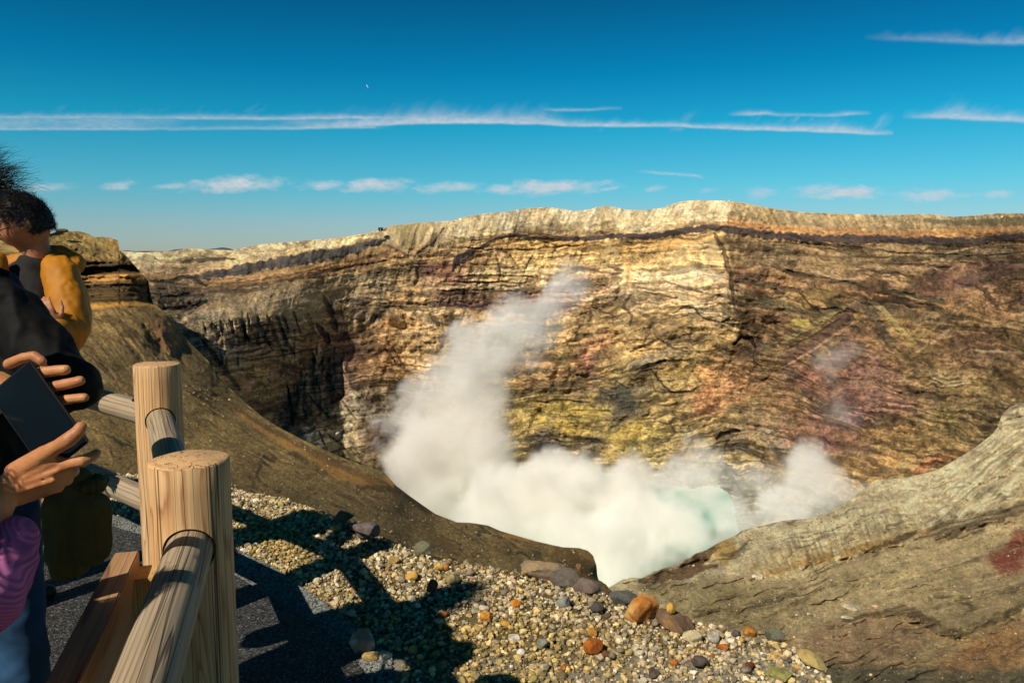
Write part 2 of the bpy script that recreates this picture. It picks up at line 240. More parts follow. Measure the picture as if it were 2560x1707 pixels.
def wall_tone(X, Y):
    wx = X + 26 * fbm(X / 90, Y / 60, 1, 5, .6); wy = Y + 17 * fbm(X / 80, Y / 45, 9, 5, .6)
    s = Y - rim(X)
    # layers: follow the rim high up, dip and fold lower down
    dip = 26 * fbm(X / 260, Y / 160, 21, 2) * sstep(60, 320, s) + .18 * (X - 1690) * sstep(1700, 1900, X) * sstep(60, 260, s)
    q = wy - np.interp(X, [275, 420, 600, 870, 1100, 1400, 1660, 2000, 2352, 3100], [640, 640, 606, 556, 560, 545, 520, 549, 540, 530]) - dip
    C1 = keyed(s, [(0, (186, 160, 112)), (20, (170, 146, 98)), (45, (148, 120, 80)), (75, (150, 112, 66)), (95, (140, 116, 78)), (150, (158, 134, 96)), (230, (140, 112, 76)), (330, (128, 104, 70)), (600, (130, 112, 76))])
    C2 = keyed(s, [(0, (190, 168, 124)), (40, (190, 166, 118)), (62, (178, 140, 84)), (85, (196, 152, 84)), (130, (200, 164, 100)), (175, (212, 178, 120)), (215, (196, 158, 100)), (300, (178, 142, 84)), (400, (158, 132, 72)), (600, (160, 140, 84))])
    C3 = keyed(s, [(0, (172, 146, 98)), (30, (148, 122, 80)), (50, (166, 116, 62)), (75, (136, 108, 68)), (130, (142, 112, 72)), (180, (148, 106, 66)), (240, (128, 100, 58)), (330, (126, 98, 58)), (450, (132, 104, 66)), (600, (150, 122, 74))])
    a = sstep(860, 1060, wx)[..., None]; b = sstep(1684 - 6 - 60 * sstep(760, 900, Y), 1684 + 6 + 60 * sstep(760, 900, Y), X + 4 * fbm(X / 20, Y / 20, 2, 3) + 13 * fbm(X * 0, Y / 34, 7, 4) - np.interp(Y, [460, 530, 600, 740, 900, 1200], [0, -18, -8, 8, 20, 60]))[..., None]
    C = (C1 * (1 - a) + C2 * a) * (1 - b) + C3 * b
    # big mineral stains
    stains = [(915, 775, 60, 110, 8, (206, 150, 84), .85), (860, 850, 40, 60, 0, (200, 148, 90), .8), (960, 790, 40, 90, -15, (196, 160, 104), .7), (1040, 730, 40, 45, 0, (160, 134, 96), .6),
        (1130, 690, 150, 26, 2, (104, 74, 60), .9), (1010, 618, 60, 22, 10, (120, 74, 66), .85), (1020, 640, 70, 40, 0, (150, 104, 74), .5), (1290, 690, 110, 34, -10, (150, 100, 80), .7), (1100, 600, 55, 22, -30, (120, 84, 66), .5),
        (1330, 640, 100, 30, -6, (176, 130, 92), .5), (1360, 830, 40, 70, 0, (168, 104, 80), .7), (1250, 850, 60, 45, 0, (176, 124, 84), .6), (1490, 740, 90, 60, 10, (186, 148, 82), .5),
        (1560, 650, 110, 18, 8, (206, 184, 138), .7), (1500, 690, 120, 22, 6, (150, 130, 98), .6), (1610, 720, 70, 24, 14, (206, 180, 136), .6),
        (1540, 770, 90, 26, 12, (120, 96, 66), .7), (1500, 830, 60, 20, -14, (108, 98, 82), .7), (1530, 860, 70, 26, -8, (190, 152, 82), .6),
        (1330, 900, 110, 26, 0, (118, 92, 70), .6), (1310, 945, 110, 34, 2, (172, 146, 62), .85), (1300, 985, 90, 20, 4, (186, 156, 66), .7), (1430, 900, 60, 40, -20, (74, 72, 62), .85), (1440, 950, 70, 26, -30, (84, 78, 60), .8),
        (1245, 1010, 50, 36, -20, (84, 74, 66), .85), (1360, 1030, 80, 22, 0, (92, 78, 62), .7), (1470, 1000, 80, 34, -30, (176, 150, 66), .8), (1500, 1050, 60, 24, 0, (178, 152, 78), .7),
        (1560, 930, 90, 60, 30, (158, 130, 82), .5), (1620, 900, 50, 70, 25, (190, 118, 70), .75), (1690, 870, 60, 60, 35, (176, 112, 72), .5), (1700, 960, 70, 30, 0, (170, 140, 96), .5), (1700, 1010, 60, 30, 10, (96, 84, 74), .6), (1780, 1010, 60, 20, 40, (110, 100, 84), .6),
        (1720, 800, 50, 24, -10, (72, 58, 48), .8), (1780, 740, 70, 40, 0, (98, 70, 52), .6), (1760, 690, 60, 14, 6, (92, 82, 56), .7), (1860, 690, 70, 22, 6, (184, 150, 82), .6), (1700, 640, 60, 20, 14, (110, 76, 62), .6),
        (1960, 920, 120, 120, 0, (136, 92, 84), .75), (1900, 1000, 80, 60, 20, (128, 84, 76), .7), (1890, 840, 150, 26, -38, (126, 84, 70), .7), (2040, 860, 110, 26, 42, (132, 92, 74), .6), (2110, 950, 60, 60, 0, (140, 98, 84), .6), (1930, 720, 70, 12, 42, (92, 78, 58), .7), (1990, 780, 40, 20, 0, (170, 126, 74), .5),
        (2190, 640, 120, 40, -30, (96, 66, 54), .75), (2300, 620, 60, 30, -20, (104, 74, 56), .6), (2080, 720, 110, 18, 12, (82, 70, 52), .7), (2090, 760, 120, 30, 20, (152, 118, 66), .5), (2300, 720, 80, 40, 0, (170, 126, 84), .5), (2240, 800, 90, 50, 0, (112, 78, 58), .6),
        (2150, 870, 70, 24, -40, (176, 148, 100), .5), (2080, 1000, 110, 70, 0, (160, 124, 62), .75), (2170, 960, 70, 60, 0, (128, 112, 58), .75), (2250, 900, 90, 40, 20, (176, 148, 80), .55), (2270, 960, 60, 50, 0, (98, 86, 56), .6), (2150, 1060, 60, 14, -25, (166, 92, 56), .8), (1990, 1080, 90, 40, 0, (156, 120, 70), .7),
        (790, 870, 50, 60, 10, (124, 88, 72), .7), (800, 800, 40, 40, 0, (112, 74, 60), .7), (760, 940, 70, 60, 20, (140, 116, 82), .7), (830, 960, 60, 50, 30, (206, 184, 140), .75), (720, 1000, 80, 26, 20, (214, 196, 156), .75), (870, 1010, 55, 50, 20, (112, 84, 62), .85), (860, 905, 50, 20, -5, (206, 180, 130), .7), (780, 1040, 60, 40, 40, (146, 130, 88), .8),
        (1640, 1110, 120, 40, 10, (142, 136, 116), .7), (1720, 1080, 80, 30, 20, (168, 150, 112), .6), (1720, 1130, 120, 40, 0, (150, 148, 128), .5)]
    for i, (cx, cy, rx, ry, an, col, st) in enumerate(stains):
        C = mixc(C, blob(wx * .6 + X * .4, wy * .6 + Y * .4, cx, cy, rx * 1.15, ry * 1.1, an, 40 + i, .75, .9), col, st * .95)
    # left cliff: shade of the face turned from the sun painted in, then dark rock
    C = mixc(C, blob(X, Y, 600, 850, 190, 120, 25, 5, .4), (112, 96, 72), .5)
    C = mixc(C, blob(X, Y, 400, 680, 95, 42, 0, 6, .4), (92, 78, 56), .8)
    # fine bedding
    f = fbm_s(wx / 190, q / 7.0, 3, 5, .62); f2 = fbm_s(wx / 90, (q + .25 * X) / 5.0, 13, 4, .6)
    lower = sstep(200, 420, s) * sstep(900, 1300, X)
    f = f * (1 - .6 * lower) + f2 * .6 * lower
    mott0 = fbm(X / 26, Y / 26, 77, 5, .62); mott = mott0; g = fbm(X / 7, Y / 7, 78, 3, .6)
    talus = sstep(45, 20, s) * sstep(860, 1050, X) + blob(X, Y, 640, 690, 190, 45, -8, 4, .3) + blob(X, Y, 950, 548, 90, 45, -10, 8, .2)
    talus = np.clip(talus, 0, 1)
    patchy = .55 + .45 * sstep(-.25, .35, fbm(X / 120, Y / 50, 79, 4))
    up_ = sstep(40, 70, s) * sstep(300, 180, s) * sstep(980, 1080, X); lum = 1 + (.66 * f * patchy + .34 * up_ * fbm_s(X / 210 + .2 * mott0, q / 6.0, 181, 4, .6)) * (1 - .8 * talus) + .34 * mott0 + .26 * g + .22 * fbm_s((X - .8 * Y) / 40, (Y + .8 * X) / 9.0, 80, 4, .6) * sstep(120, 300, s)
    # rills on the loose upper slopes
    rill = fbm_s((X + .55 * (Y - 480) * np.sign(1500 - X + 200)) / 6.5, Y / 60, 33, 3)
    lum = lum + .30 * rill * np.clip(talus + .35 * sstep(1700, 1800, X) * sstep(320, 40, s), 0, 1)
    lum = 1.04 + .50 * np.tanh(2.0 * (lum - 1)) * (1 - .25 * talus)
    crisp = fbm(wx / 9, wy / 5, 190, 3, .7); lum = lum * (1 - .22 * sstep(.22, .34, crisp) * (1 - .7 * talus)) * (1 + .12 * sstep(-.2, -.34, crisp))
    hue = fbm(X / 34, Y / 22, 88, 4, .6)
    C = C * lum[..., None] * (1 + hue[..., None] * np.array([.05, -.01, -.12]))
    yel = sstep(.15, .6, fbm_s(wx / 120, q / 9.0, 55, 4)) * (1 - talus) * (.35 + .3 * sstep(1000, 1200, X))
    C = mixc(C, yel, (200, 160, 92), .4)
    # traced layers
    col_joint = .8 + .5 * fbm(X / 14.0, Y / 30.0, 5, 4)
    m = band(X, Y, LAVA_L, 10, 2, 2, 3); C = mixc(C, m * (.7 + .5 * (vnoise(X / 11.0, Y / 12.0, 15) + .5)), (84, 78, 72), .95); C = C * (1 - m[..., None] * .35 * (1 - col_joint[..., None]) * 2)
    C = mixc(C, band(X, Y, [(x, y + 22, 5) for x, y, h in LAVA_L], 5, 4, 3, 8), (188, 142, 80), .7)
    C = mixc(C, band(X, Y, [(x, y + 36, 7) for x, y, h in LAVA_L], 5, 4, 3, 9), (98, 74, 52), .6)
    m = band(X, Y, LAVA_M, 8, 2.5, 2.5, 4); C = mixc(C, m, (72, 60, 58), .93)
    C = mixc(C, band(X, Y, [(1600, 512, 3), (1700, 517, 4), (1900, 531, 5), (2100, 536, 5), (2352, 522, 5), (3100, 515, 5)], 2.5, 4, 5, 12), (178, 116, 64), .5)
    C = mixc(C, band(X, Y, [(1150, 562, 8), (1400, 566, 10), (1560, 560, 9), (1650, 545, 4)], 8, 8, 3, 14), (212, 160, 80), .55)
    C = mixc(C, band(X, Y, [(2120, 506, 4), (2200, 512, 6), (2352, 508, 10), (3100, 500, 10)], 5, 5, 2, 15), (96, 84, 58), .7)
    C = mixc(C, band(X, Y, [(1700, 571, 3), (1900, 590, 3), (2150, 592, 4), (2352, 598, 8), (3100, 600, 8)], 5, 3, 3, 16), (94, 74, 50), .6)
    C = mixc(C, band(X, Y, [(870, 532, 9), (940, 586, 5), (945, 588, 0)], 5, 5, 2, 17), (178, 150, 104), .6)
    C = mixc(C, band(X, Y, [(960, 588, 6), (1000, 545, 9), (1010, 536, 0)], 5, 5, 2, 18), (112, 88, 62), .7)
    for v, m in zip(VEINS_SHADE, vein_shade_masks(X, Y)):
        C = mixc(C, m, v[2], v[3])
    spk = np.sign(fbm(X / 3.4, Y / 3.0, 171, 2)) * sstep(.25, .55, np.abs(fbm(X / 3.4, Y / 3.0, 171, 2))); C = C * (1 + .10 * spk)[..., None]
    st1 = sstep(.55, .8, ridged(X / 160 + .3 * fbm(X / 60, Y / 40, 3, 3), q / 13.0, 175, 3)) * sstep(30, 70, s) * (1 - talus); C = C * (1 - .42 * st1 * patchy)[..., None]
    ctr = 1.35; mean = C.mean(-1, keepdims=True)
    C = (mean + (C - mean) * .80) * np.array([1.05, 1.045, 1.05]); C = C * (1 + .16 * sstep(900, 700, X))[..., None]
    cr = sstep(.88, .99, ridged(wx / 90, wy / 24, 91, 2)) * sstep(90, 200, s) * sstep(.15, .5, fbm(X / 60, Y / 60, 66, 2))
    C = C * (1 - .4 * cr[..., None])
    tri = sstep(60, 52, np.abs(X - 935) + (Y - 520) * .85) * sstep(512, 520, Y); C = mixc(C, tri, (176, 154, 110), .75); C = C * (1 + .25 * tri * fbm_s((X - 935) / (6 + .0 * Y) , Y / 50, 92, 3))[..., None]
    for (ax, ay, ww, hh) in ((1402, 549, .55, 62), (1185, 606, .5, 50), (1300, 600, .6, 45), (1560, 560, .6, 50), (1640, 548, .5, 60), (1500, 620, .5, 40), (700, 690, .9, 60), (560, 690, .8, 50)):
        fan = sstep(1.0, .75, np.abs(X + 6 * fbm(X / 20, Y / 20, 93, 3) - ax) / (ww * np.maximum(Y - ay, 1) + 2)) * sstep(0, 4, Y - ay) * sstep(hh, hh * .5, Y - ay); C = mixc(C, fan, (178, 156, 112), .6)
    return np.clip(C, 8, 245)

def wall_relief(X, Y):
    s = Y - rim(X)
    wy = Y + 8 * fbm(X / 60, Y / 60, 9, 4); wx = X + 14 * fbm(X / 70, Y / 70, 1, 4)
    q = wy - np.interp(X, [275, 420, 600, 870, 1100, 1400, 1660, 2000, 2352, 3100], [640, 640, 606, 556, 560, 545, 520, 549, 540, 530])
    led = fbm_s(wx / 150, q / 9.0, 3, 4, .6)
    r = .013 * fbm(X / 110, Y / 130, 101, 3) * sstep(20, 120, s) + .013 * ((1 - 2 * np.abs(fbm((X + .5 * Y) / 120, (Y - .4 * X) / 90, 109, 4, .55))) * sstep(90, 220, s)) + .0044 * fbm(X / 34, Y / 26, 102, 4, .6) * sstep(0, 60, s)
    r = r + .0024 * led * sstep(35, 60, s) + .0020 * fbm(X / 14, Y / 7, 107, 4, .65) * sstep(30, 80, s) - .006 * np.maximum(0, fbm(X / 45, Y / 38, 108, 4, .6)) * sstep(100, 220, s)
    r = r + .0038 * np.abs(fbm_s((X + .3 * Y) / 22, Y / 110, 103, 3))
    for v, m in zip(VEINS_SHADE, vein_shade_masks(X, Y)):
        if v[4]: r = r + m * v[4] * (.0022 if v[4] > 0 else .0012)
    crag = blob(X, Y, 640, 830, 200, 110, 25, 5, .3); r = r + crag * (.012 * fbm_s(X / 13, Y / 70, 104, 4, .6) + .008 * fbm(X / 16, Y / 16, 105, 4, .6))
    r = r + blob(X, Y, 410, 675, 90, 45, 0, 6, .3) * .012 * fbm(X / 18, Y / 16, 106, 4, .6)
    m = band(X, Y, LAVA_L, 10, 5, 2, 3); r = r - m * .0045 * (.6 + 1.1 * fbm(X / 17.0, Y / 15.0, 6, 4, .65))
    m = band(X, Y, LAVA_M, 8, 5, 2.5, 4); r = r - m * .002 * (1 + 1.0 * fbm(X / 15, Y / 12, 7, 3))
    return r

def sheet(name, xs, top, bot, nrow, depth, relief, tone, mat, back, zmin=None, tpow=1.0):
    """terrain surface swept from its crest line down towards the viewer, closed behind the crest"""
    nc = len(xs); t = np.linspace(0, 1, nrow) ** tpow
    X = np.repeat(xs[None], nrow, 0); yt = top(xs); yb = bot(xs)
    Y = yt[None] * (1 - t[:, None]) + yb[None] * t[:, None]
    D = depth(X, Y) * (1 + relief(X, Y) * sstep(0, 6, (Y - yt[None]))*1.0)
    a, f, u = ray(X, Y); k = D / f
    V = np.stack([a * k, D, CAM_H + u * k], -1)
    C = lin(tone(X, Y))
    rows = []; crow = []
    for (dy, dz) in back:           # beyond the crest: metres further away, metres lower
        r = V[0].copy(); sc = (r[:, 1] + dy) / r[:, 1]
        r[:, 0] *= sc; r[:, 1] += dy * (1 + .25 * fbm(xs / 30, xs * 0 + dy, 5, 3)); r[:, 2] = dz(V[0][:, 2]) if callable(dz) else r[:, 2] - dz
        rows.append(r); crow.append(C[0])
    if rows:
        V = np.concatenate([np.array(rows[::-1]), V], 0); C = np.concatenate([np.array(crow[::-1]), C], 0)
    o = new_mesh(name, V.reshape(-1, 3), grid_faces(V.shape[0], nc), mat, smooth=True, cols=C.reshape(-1, 3))
    return o

def xcols(a, b, step, lo=-10, hi=2362, out=14):
    xs = []
    x = a
    while x < b:
        xs.append(x); x += step if lo <= x <= hi else out
    xs.append(b); return np.array(xs, float)

LAKE_Z = -110.0
M_wall = earth_mat('crater_rock', .5, 1.3, .36, .22)
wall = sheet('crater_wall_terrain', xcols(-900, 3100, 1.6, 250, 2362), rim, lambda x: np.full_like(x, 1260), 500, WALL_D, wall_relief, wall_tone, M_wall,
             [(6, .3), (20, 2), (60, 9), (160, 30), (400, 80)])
tag(wall, kind='structure')

# ------------------------------------------------------------------ near left slope and the bluff it climbs to
S_TOP = [(-900, 560), (-300, 552), (40, 545), (100, 540), (130, 533), (180, 531), (205, 538), (215, 545), (235, 544), (250, 546), (270, 552), (273, 560), (268.1 + 6, 574), (290, 588), (320, 622), (341, 645), (344, 668), (352, 695), (385, 722), (430, 780), (480, 830), (498, 862), (520, 884), (560, 920), (600, 955), (640, 980), (700, 1012), (750, 1035), (790, 1052), (870, 1080), (885, 1088), (910, 1115), (940, 1138), (1000, 1180), (1050, 1199), (1080, 1200), (1120, 1206), (1150, 1219), (1230, 1242), (1290, 1256), (1330, 1258), (1350, 1264), (1362, 1275), (1370, 1298), (1372, 1322), (1376, 1338), (1392, 1352), (1500, 1420)]
s_top = curve(S_TOP)
GRAV = [(-900, 1075), (0, 1082), (240, 1087), (400, 1100), (530, 1124), (640, 1146), (700, 1166), (780, 1196), (840, 1224), (900, 1244), (1000, 1286), (1100, 1302), (1200, 1318), (1300, 1340), (1370, 1356), (1420, 1372), (1500, 1392), (1570, 1410), (1620, 1436), (1700, 1452), (1750, 1462), (1800, 1482), (1870, 1512), (1900, 1545), (1925, 1572), (1990, 1640), (2100, 1740), (2352, 1900), (3100, 2300)]
grav = curve(GRAV)
def _edgeY(x):   # distance of the gravel edge on the level ground
    return at_z(x, float(grav(x)) + 4, -.10)[1]
S_D = tps([(-900, 560, 150), (-300, 552, 180), (100, 540, 205), (270, 556, 212), (230, 600, 196), (0, 640, 150), (200, 700, 168), (340, 650, 196), (345, 695, 188), (385, 722, 180), (430, 780, 168), (480, 830, 150), (520, 884, 132), (600, 955, 104), (700, 1012, 82), (790, 1052, 69), (870, 1080, 60), (1000, 1180, 44), (1080, 1200, 38), (1150, 1219, 32), (1230, 1242, 25), (1330, 1258, 17.5), (1368, 1300, 13.5), (1376, 1338, 10), (1500, 1420, 6),
    (200, 850, 78), (0, 850, 60), (350, 850, 96), (450, 900, 88), (300, 1000, 24), (0, 1000, 20), (450, 1000, 38), (600, 1060, 30), (750, 1100, 27), (900, 1150, 25), (1000, 1230, 16), (1120, 1260, 14), (1250, 1300, 9), (350, 750, 140), (250, 750, 130), (-900, 800, 60), (-900, 1000, 16)] +
    [(x, float(grav(x)) + 4, _edgeY(x)) for x in (-900, -400, 0, 240, 400, 530, 640, 780, 900, 1000, 1100, 1200, 1300, 1370, 1420)], lam=2e-4)

def s_tone(X, Y):
    s = Y - s_top(X)
    base = keyed(Y, [(530, (124, 106, 70)), (620, (118, 98, 66)), (720, (112, 94, 64)), (850, (108, 92, 64)), (1000, (128, 108, 72)), (1150, (116, 98, 68)), (1350, (132, 112, 76))])
    C = base
    diag = fbm_s((X - .75 * (Y - 600)) / 9.0, (Y + .9 * X) / 150, 5, 4, .6)       # rills running down to the right
    diag2 = fbm_s((Y - .62 * X) / 7.0, (X + .6 * Y) / 170, 6, 4, .6)
    low = sstep(900, 1010, Y - .35 * (X - 500) + 120 * 0)
    right = sstep(380, 520, X)
    d = diag * (1 - right) + diag2 * right
    brk = .35 + .65 * sstep(-.2, .4, fbm(X / 60, Y / 35, 90, 4)); gl = sstep(.80, .96, ridged((Y - .55 * X + 14 * fbm(X / 50, Y / 50, 94, 3)) / 26.0, (X + .6 * Y) / 190, 95, 3)) * brk; C = C * (1 - .35 * gl)[..., None]; C = C * (1 + .34 * d * brk * (1 - .6 * sstep(1060, 1120, Y - .2 * (X - 530))))[..., None]
    C = C * (1 + .16 * np.sign(fbm(X / 3.2, Y / 2.8, 91, 2)) * sstep(.2, .5, np.abs(fbm(X / 3.2, Y / 2.8, 91, 2))))[..., None]
    g = fbm(X / 5.0, Y / 5.0, 7, 3, .7); C = C * (1 + .22 * g + .2 * fbm(X / 40, Y / 30, 8, 4))[..., None]
    # bedded bluff
    m = sstep(590, 604, Y) * sstep(712, 698, Y + .1 * (X - 300)) * sstep(360, 345, X) * sstep(-200, 100, X)
    q = Y + 4 * fbm(X / 60, Y / 30, 10, 3) + .03 * X
    beds = keyed(q, [(590, (108, 90, 60)), (618, (64, 54, 40)), (632, (50, 42, 32)), (640, (150, 114, 66)), (655, (122, 94, 60)), (662, (70, 58, 42)), (690, (84, 68, 46)), (700, (60, 50, 36)), (708, (186, 140, 72)), (720, (120, 98, 66))])
    beds = beds * (1 + .55 * fbm_s(X / 90, q / 4.0, 11, 4, .6))[..., None]
    C = C * (1 - m[..., None]) + beds * m[..., None]
    C = mixc(C, blob(X, Y, 180, 575, 90, 8, 0, 12, .3), (84, 72, 48), .6)
    C = mixc(C, blob(X, Y, 258, 560, 22, 16, 20, 13, .4), (150, 122, 74), .7)
    # brown patch under the notch, ochre seam, layered crest
    C = mixc(C, blob(X, Y, 375, 770, 22, 55, -30, 14, .5), (96, 72, 56), .8)
    C = mixc(C, band(X, Y, [(540, 945, 4), (640, 1010, 8), (720, 1050, 10), (780, 1085, 14), (860, 1110, 8), (930, 1130, 4)], 6, 8, 5, 15), (170, 122, 64), .6)
    C = mixc(C, band(X, Y, [(520, 930, 4), (620, 985, 5), (760, 1060, 8), (900, 1120, 10), (1000, 1190, 5)], 6, 6, 5, 16), (92, 70, 46), .55)
    C = mixc(C, band(X, Y, [(820, 1118, 4), (900, 1123, 9), (1000, 1146, 4)], 6, 5, 4, 17), (70, 56, 40), .7)
    C = mixc(C, blob(X, Y, 900, 1106, 26, 10, 30, 18, .4), (182, 136, 74), .8)
    C = mixc(C, band(X, Y, [(905, 1116, 4), (940, 1142, 10), (1000, 1183, 4), (1012, 1190, 0)], 7, 4, 3, 19), (80, 58, 42), .85)
    C = mixc(C, blob(X, Y, 1185, 1233, 45, 5, 12, 20, .4), (166, 118, 62), .7)
    C = mixc(C, blob(X, Y, 1320, 1285, 60, 26, 35, 21, .5), (92, 70, 44), .75)
    C = mixc(C, blob(X, Y, 1345, 1275, 24, 8, 35, 22, .5), (160, 124, 66), .7)
    C = mixc(C, blob(X, Y, 1355, 1330, 14, 22, 0, 23, .4), (150, 104, 56), .7)
    C = mixc(C, blob(X, Y, 1010, 1240, 60, 18, 40, 24, .5), (92, 74, 48), .6)
    st = sstep(.72, .9, fbm(X / 3.2, Y / 3.2, 99, 2)) * sstep(980, 1050, Y)
    C = mixc(C, st, (190, 170, 130), .6)
    mean = C.mean(-1, keepdims=True); return np.clip((mean + (C - mean) * 1.0) * np.array([1.24, 1.22, 1.12]), 8, 240)
def s_relief(X, Y):
    s = Y - s_top(X)
    right = sstep(380, 520, X)
    d = fbm_s((X - .75 * (Y - 600)) / 13.0, (Y + .9 * X) / 150, 5, 4, .5) * (1 - right) * sstep(690, 720, Y) + 1.2 * fbm_s((Y - .62 * X) / 9.0, (X + .6 * Y) / 170, 6, 4, .5) * right
    near = sstep(1180, 900, Y)
    r = (.014 * d + .012 * fbm(X / 70, Y / 50, 30, 3) + .014 * (1 - 2 * np.abs(fbm_s((Y - .5 * X) / 34.0, (X + .6 * Y) / 260, 34, 3)))) * (.4 + .6 * near)
    r = r + .0032 * fbm(X / 7, Y / 7, 31, 3, .6) * (.5 + near) + .009 * fbm(X / 28, Y / 18, 33, 4, .65) * (.3 + .7 * near)
    m = sstep(590, 604, Y) * sstep(712, 698, Y) * sstep(360, 345, X)
    q = Y + 4 * fbm(X / 60, Y / 30, 10, 3) + .03 * X
    r = r + m * (.012 * fbm_s(X / 70, q / 6.0, 11, 4, .6)) + .02 * m * sstep(618, 624, q) * sstep(640, 634, q)
    r = r + .05 * blob(X, Y, 352, 775, 14, 36, -35, 14, .3) - .04 * blob(X, Y, 385, 775, 16, 40, -25, 15, .3)
    return r * sstep(grav(X) + 4, grav(X) - 40, Y)
M_slope = earth_mat('ash_slope', 14.0, .22, .50, 7.0)
slope = sheet('ash_slope_terrain', np.unique(np.concatenate([xcols(-900, 1500, 2.2, 90, 1400), np.linspace(266, 276, 9), np.linspace(340, 354, 9), np.linspace(1340, 1395, 50)])), s_top,
              lambda x: grav(x) + 6, 420, S_D, s_relief, s_tone, M_slope,
              [(1.2, .5), (4, 4), (10, 12), (18, 26), (30, 50), (55, lambda z: np.minimum(z - 60, LAKE_Z - 3))], tpow=.85)
tag(slope, kind='structure')

# ------------------------------------------------------------------ right slope
R_TOP = [(1240, 1430), (1300, 1405), (1380, 1358), (1405, 1345), (1425, 1333), (1445, 1327), (1475, 1328), (1500, 1314), (1530, 1304), (1560, 1292), (1600, 1271), (1625, 1261), (1650, 1246), (1690, 1229), (1705, 1218), (1722, 1213), (1760, 1204), (1800, 1195), (1860, 1190), (1900, 1178), (1925, 1165), (1960, 1142), (1992, 1116), (2010, 1102), (2050, 1099), (2090, 1095), (2150, 1080), (2190, 1058), (2220, 1040), (2250, 1020), (2262, 1010), (2280, 996), (2292, 980), (2300, 955), (2310, 942), (2322, 933), (2352, 924), (2500, 890), (3100, 800)]
r_top = curve(R_TOP)
R_D = tps([(1240, 1430, 30), (1300, 1405, 34), (1385, 1356, 42), (1440, 1327, 46), (1500, 1314, 49), (1600, 1271, 56), (1722, 1213, 65), (1860, 1190, 71), (1960, 1142, 79), (2010, 1102, 84), (2150, 1080, 88), (2262, 1010, 96), (2352, 924, 104), (3100, 800, 96),
    (1500, 1350, 42), (1500, 1400, 36), (1700, 1330, 45), (1600, 1400, 36), (1900, 1250, 57), (2050, 1180, 66), (2200, 1120, 75), (2352, 1060, 82), (1900, 1340, 43), (2100, 1260, 52), (2300, 1180, 62), (1800, 1420, 34), (2050, 1370, 39), (2300, 1310, 46), (2000, 1440, 33), (2200, 1450, 32), (2352, 1420, 35), (1700, 1500, 28), (1950, 1540, 26), (2150, 1560, 25), (2352, 1560, 26), (1240, 1560, 22), (1900, 1700, 21), (2352, 1800, 18), (3100, 1200, 50), (3100, 1560, 26), (3100, 1800, 18)], lam=2e-4)
def r_flow(X, Y):
    return Y + .33 * (X - 1900) - .00012 * (X - 1900) * np.abs(X - 1900) + 10 * fbm(X / 120, Y / 60, 40, 3)
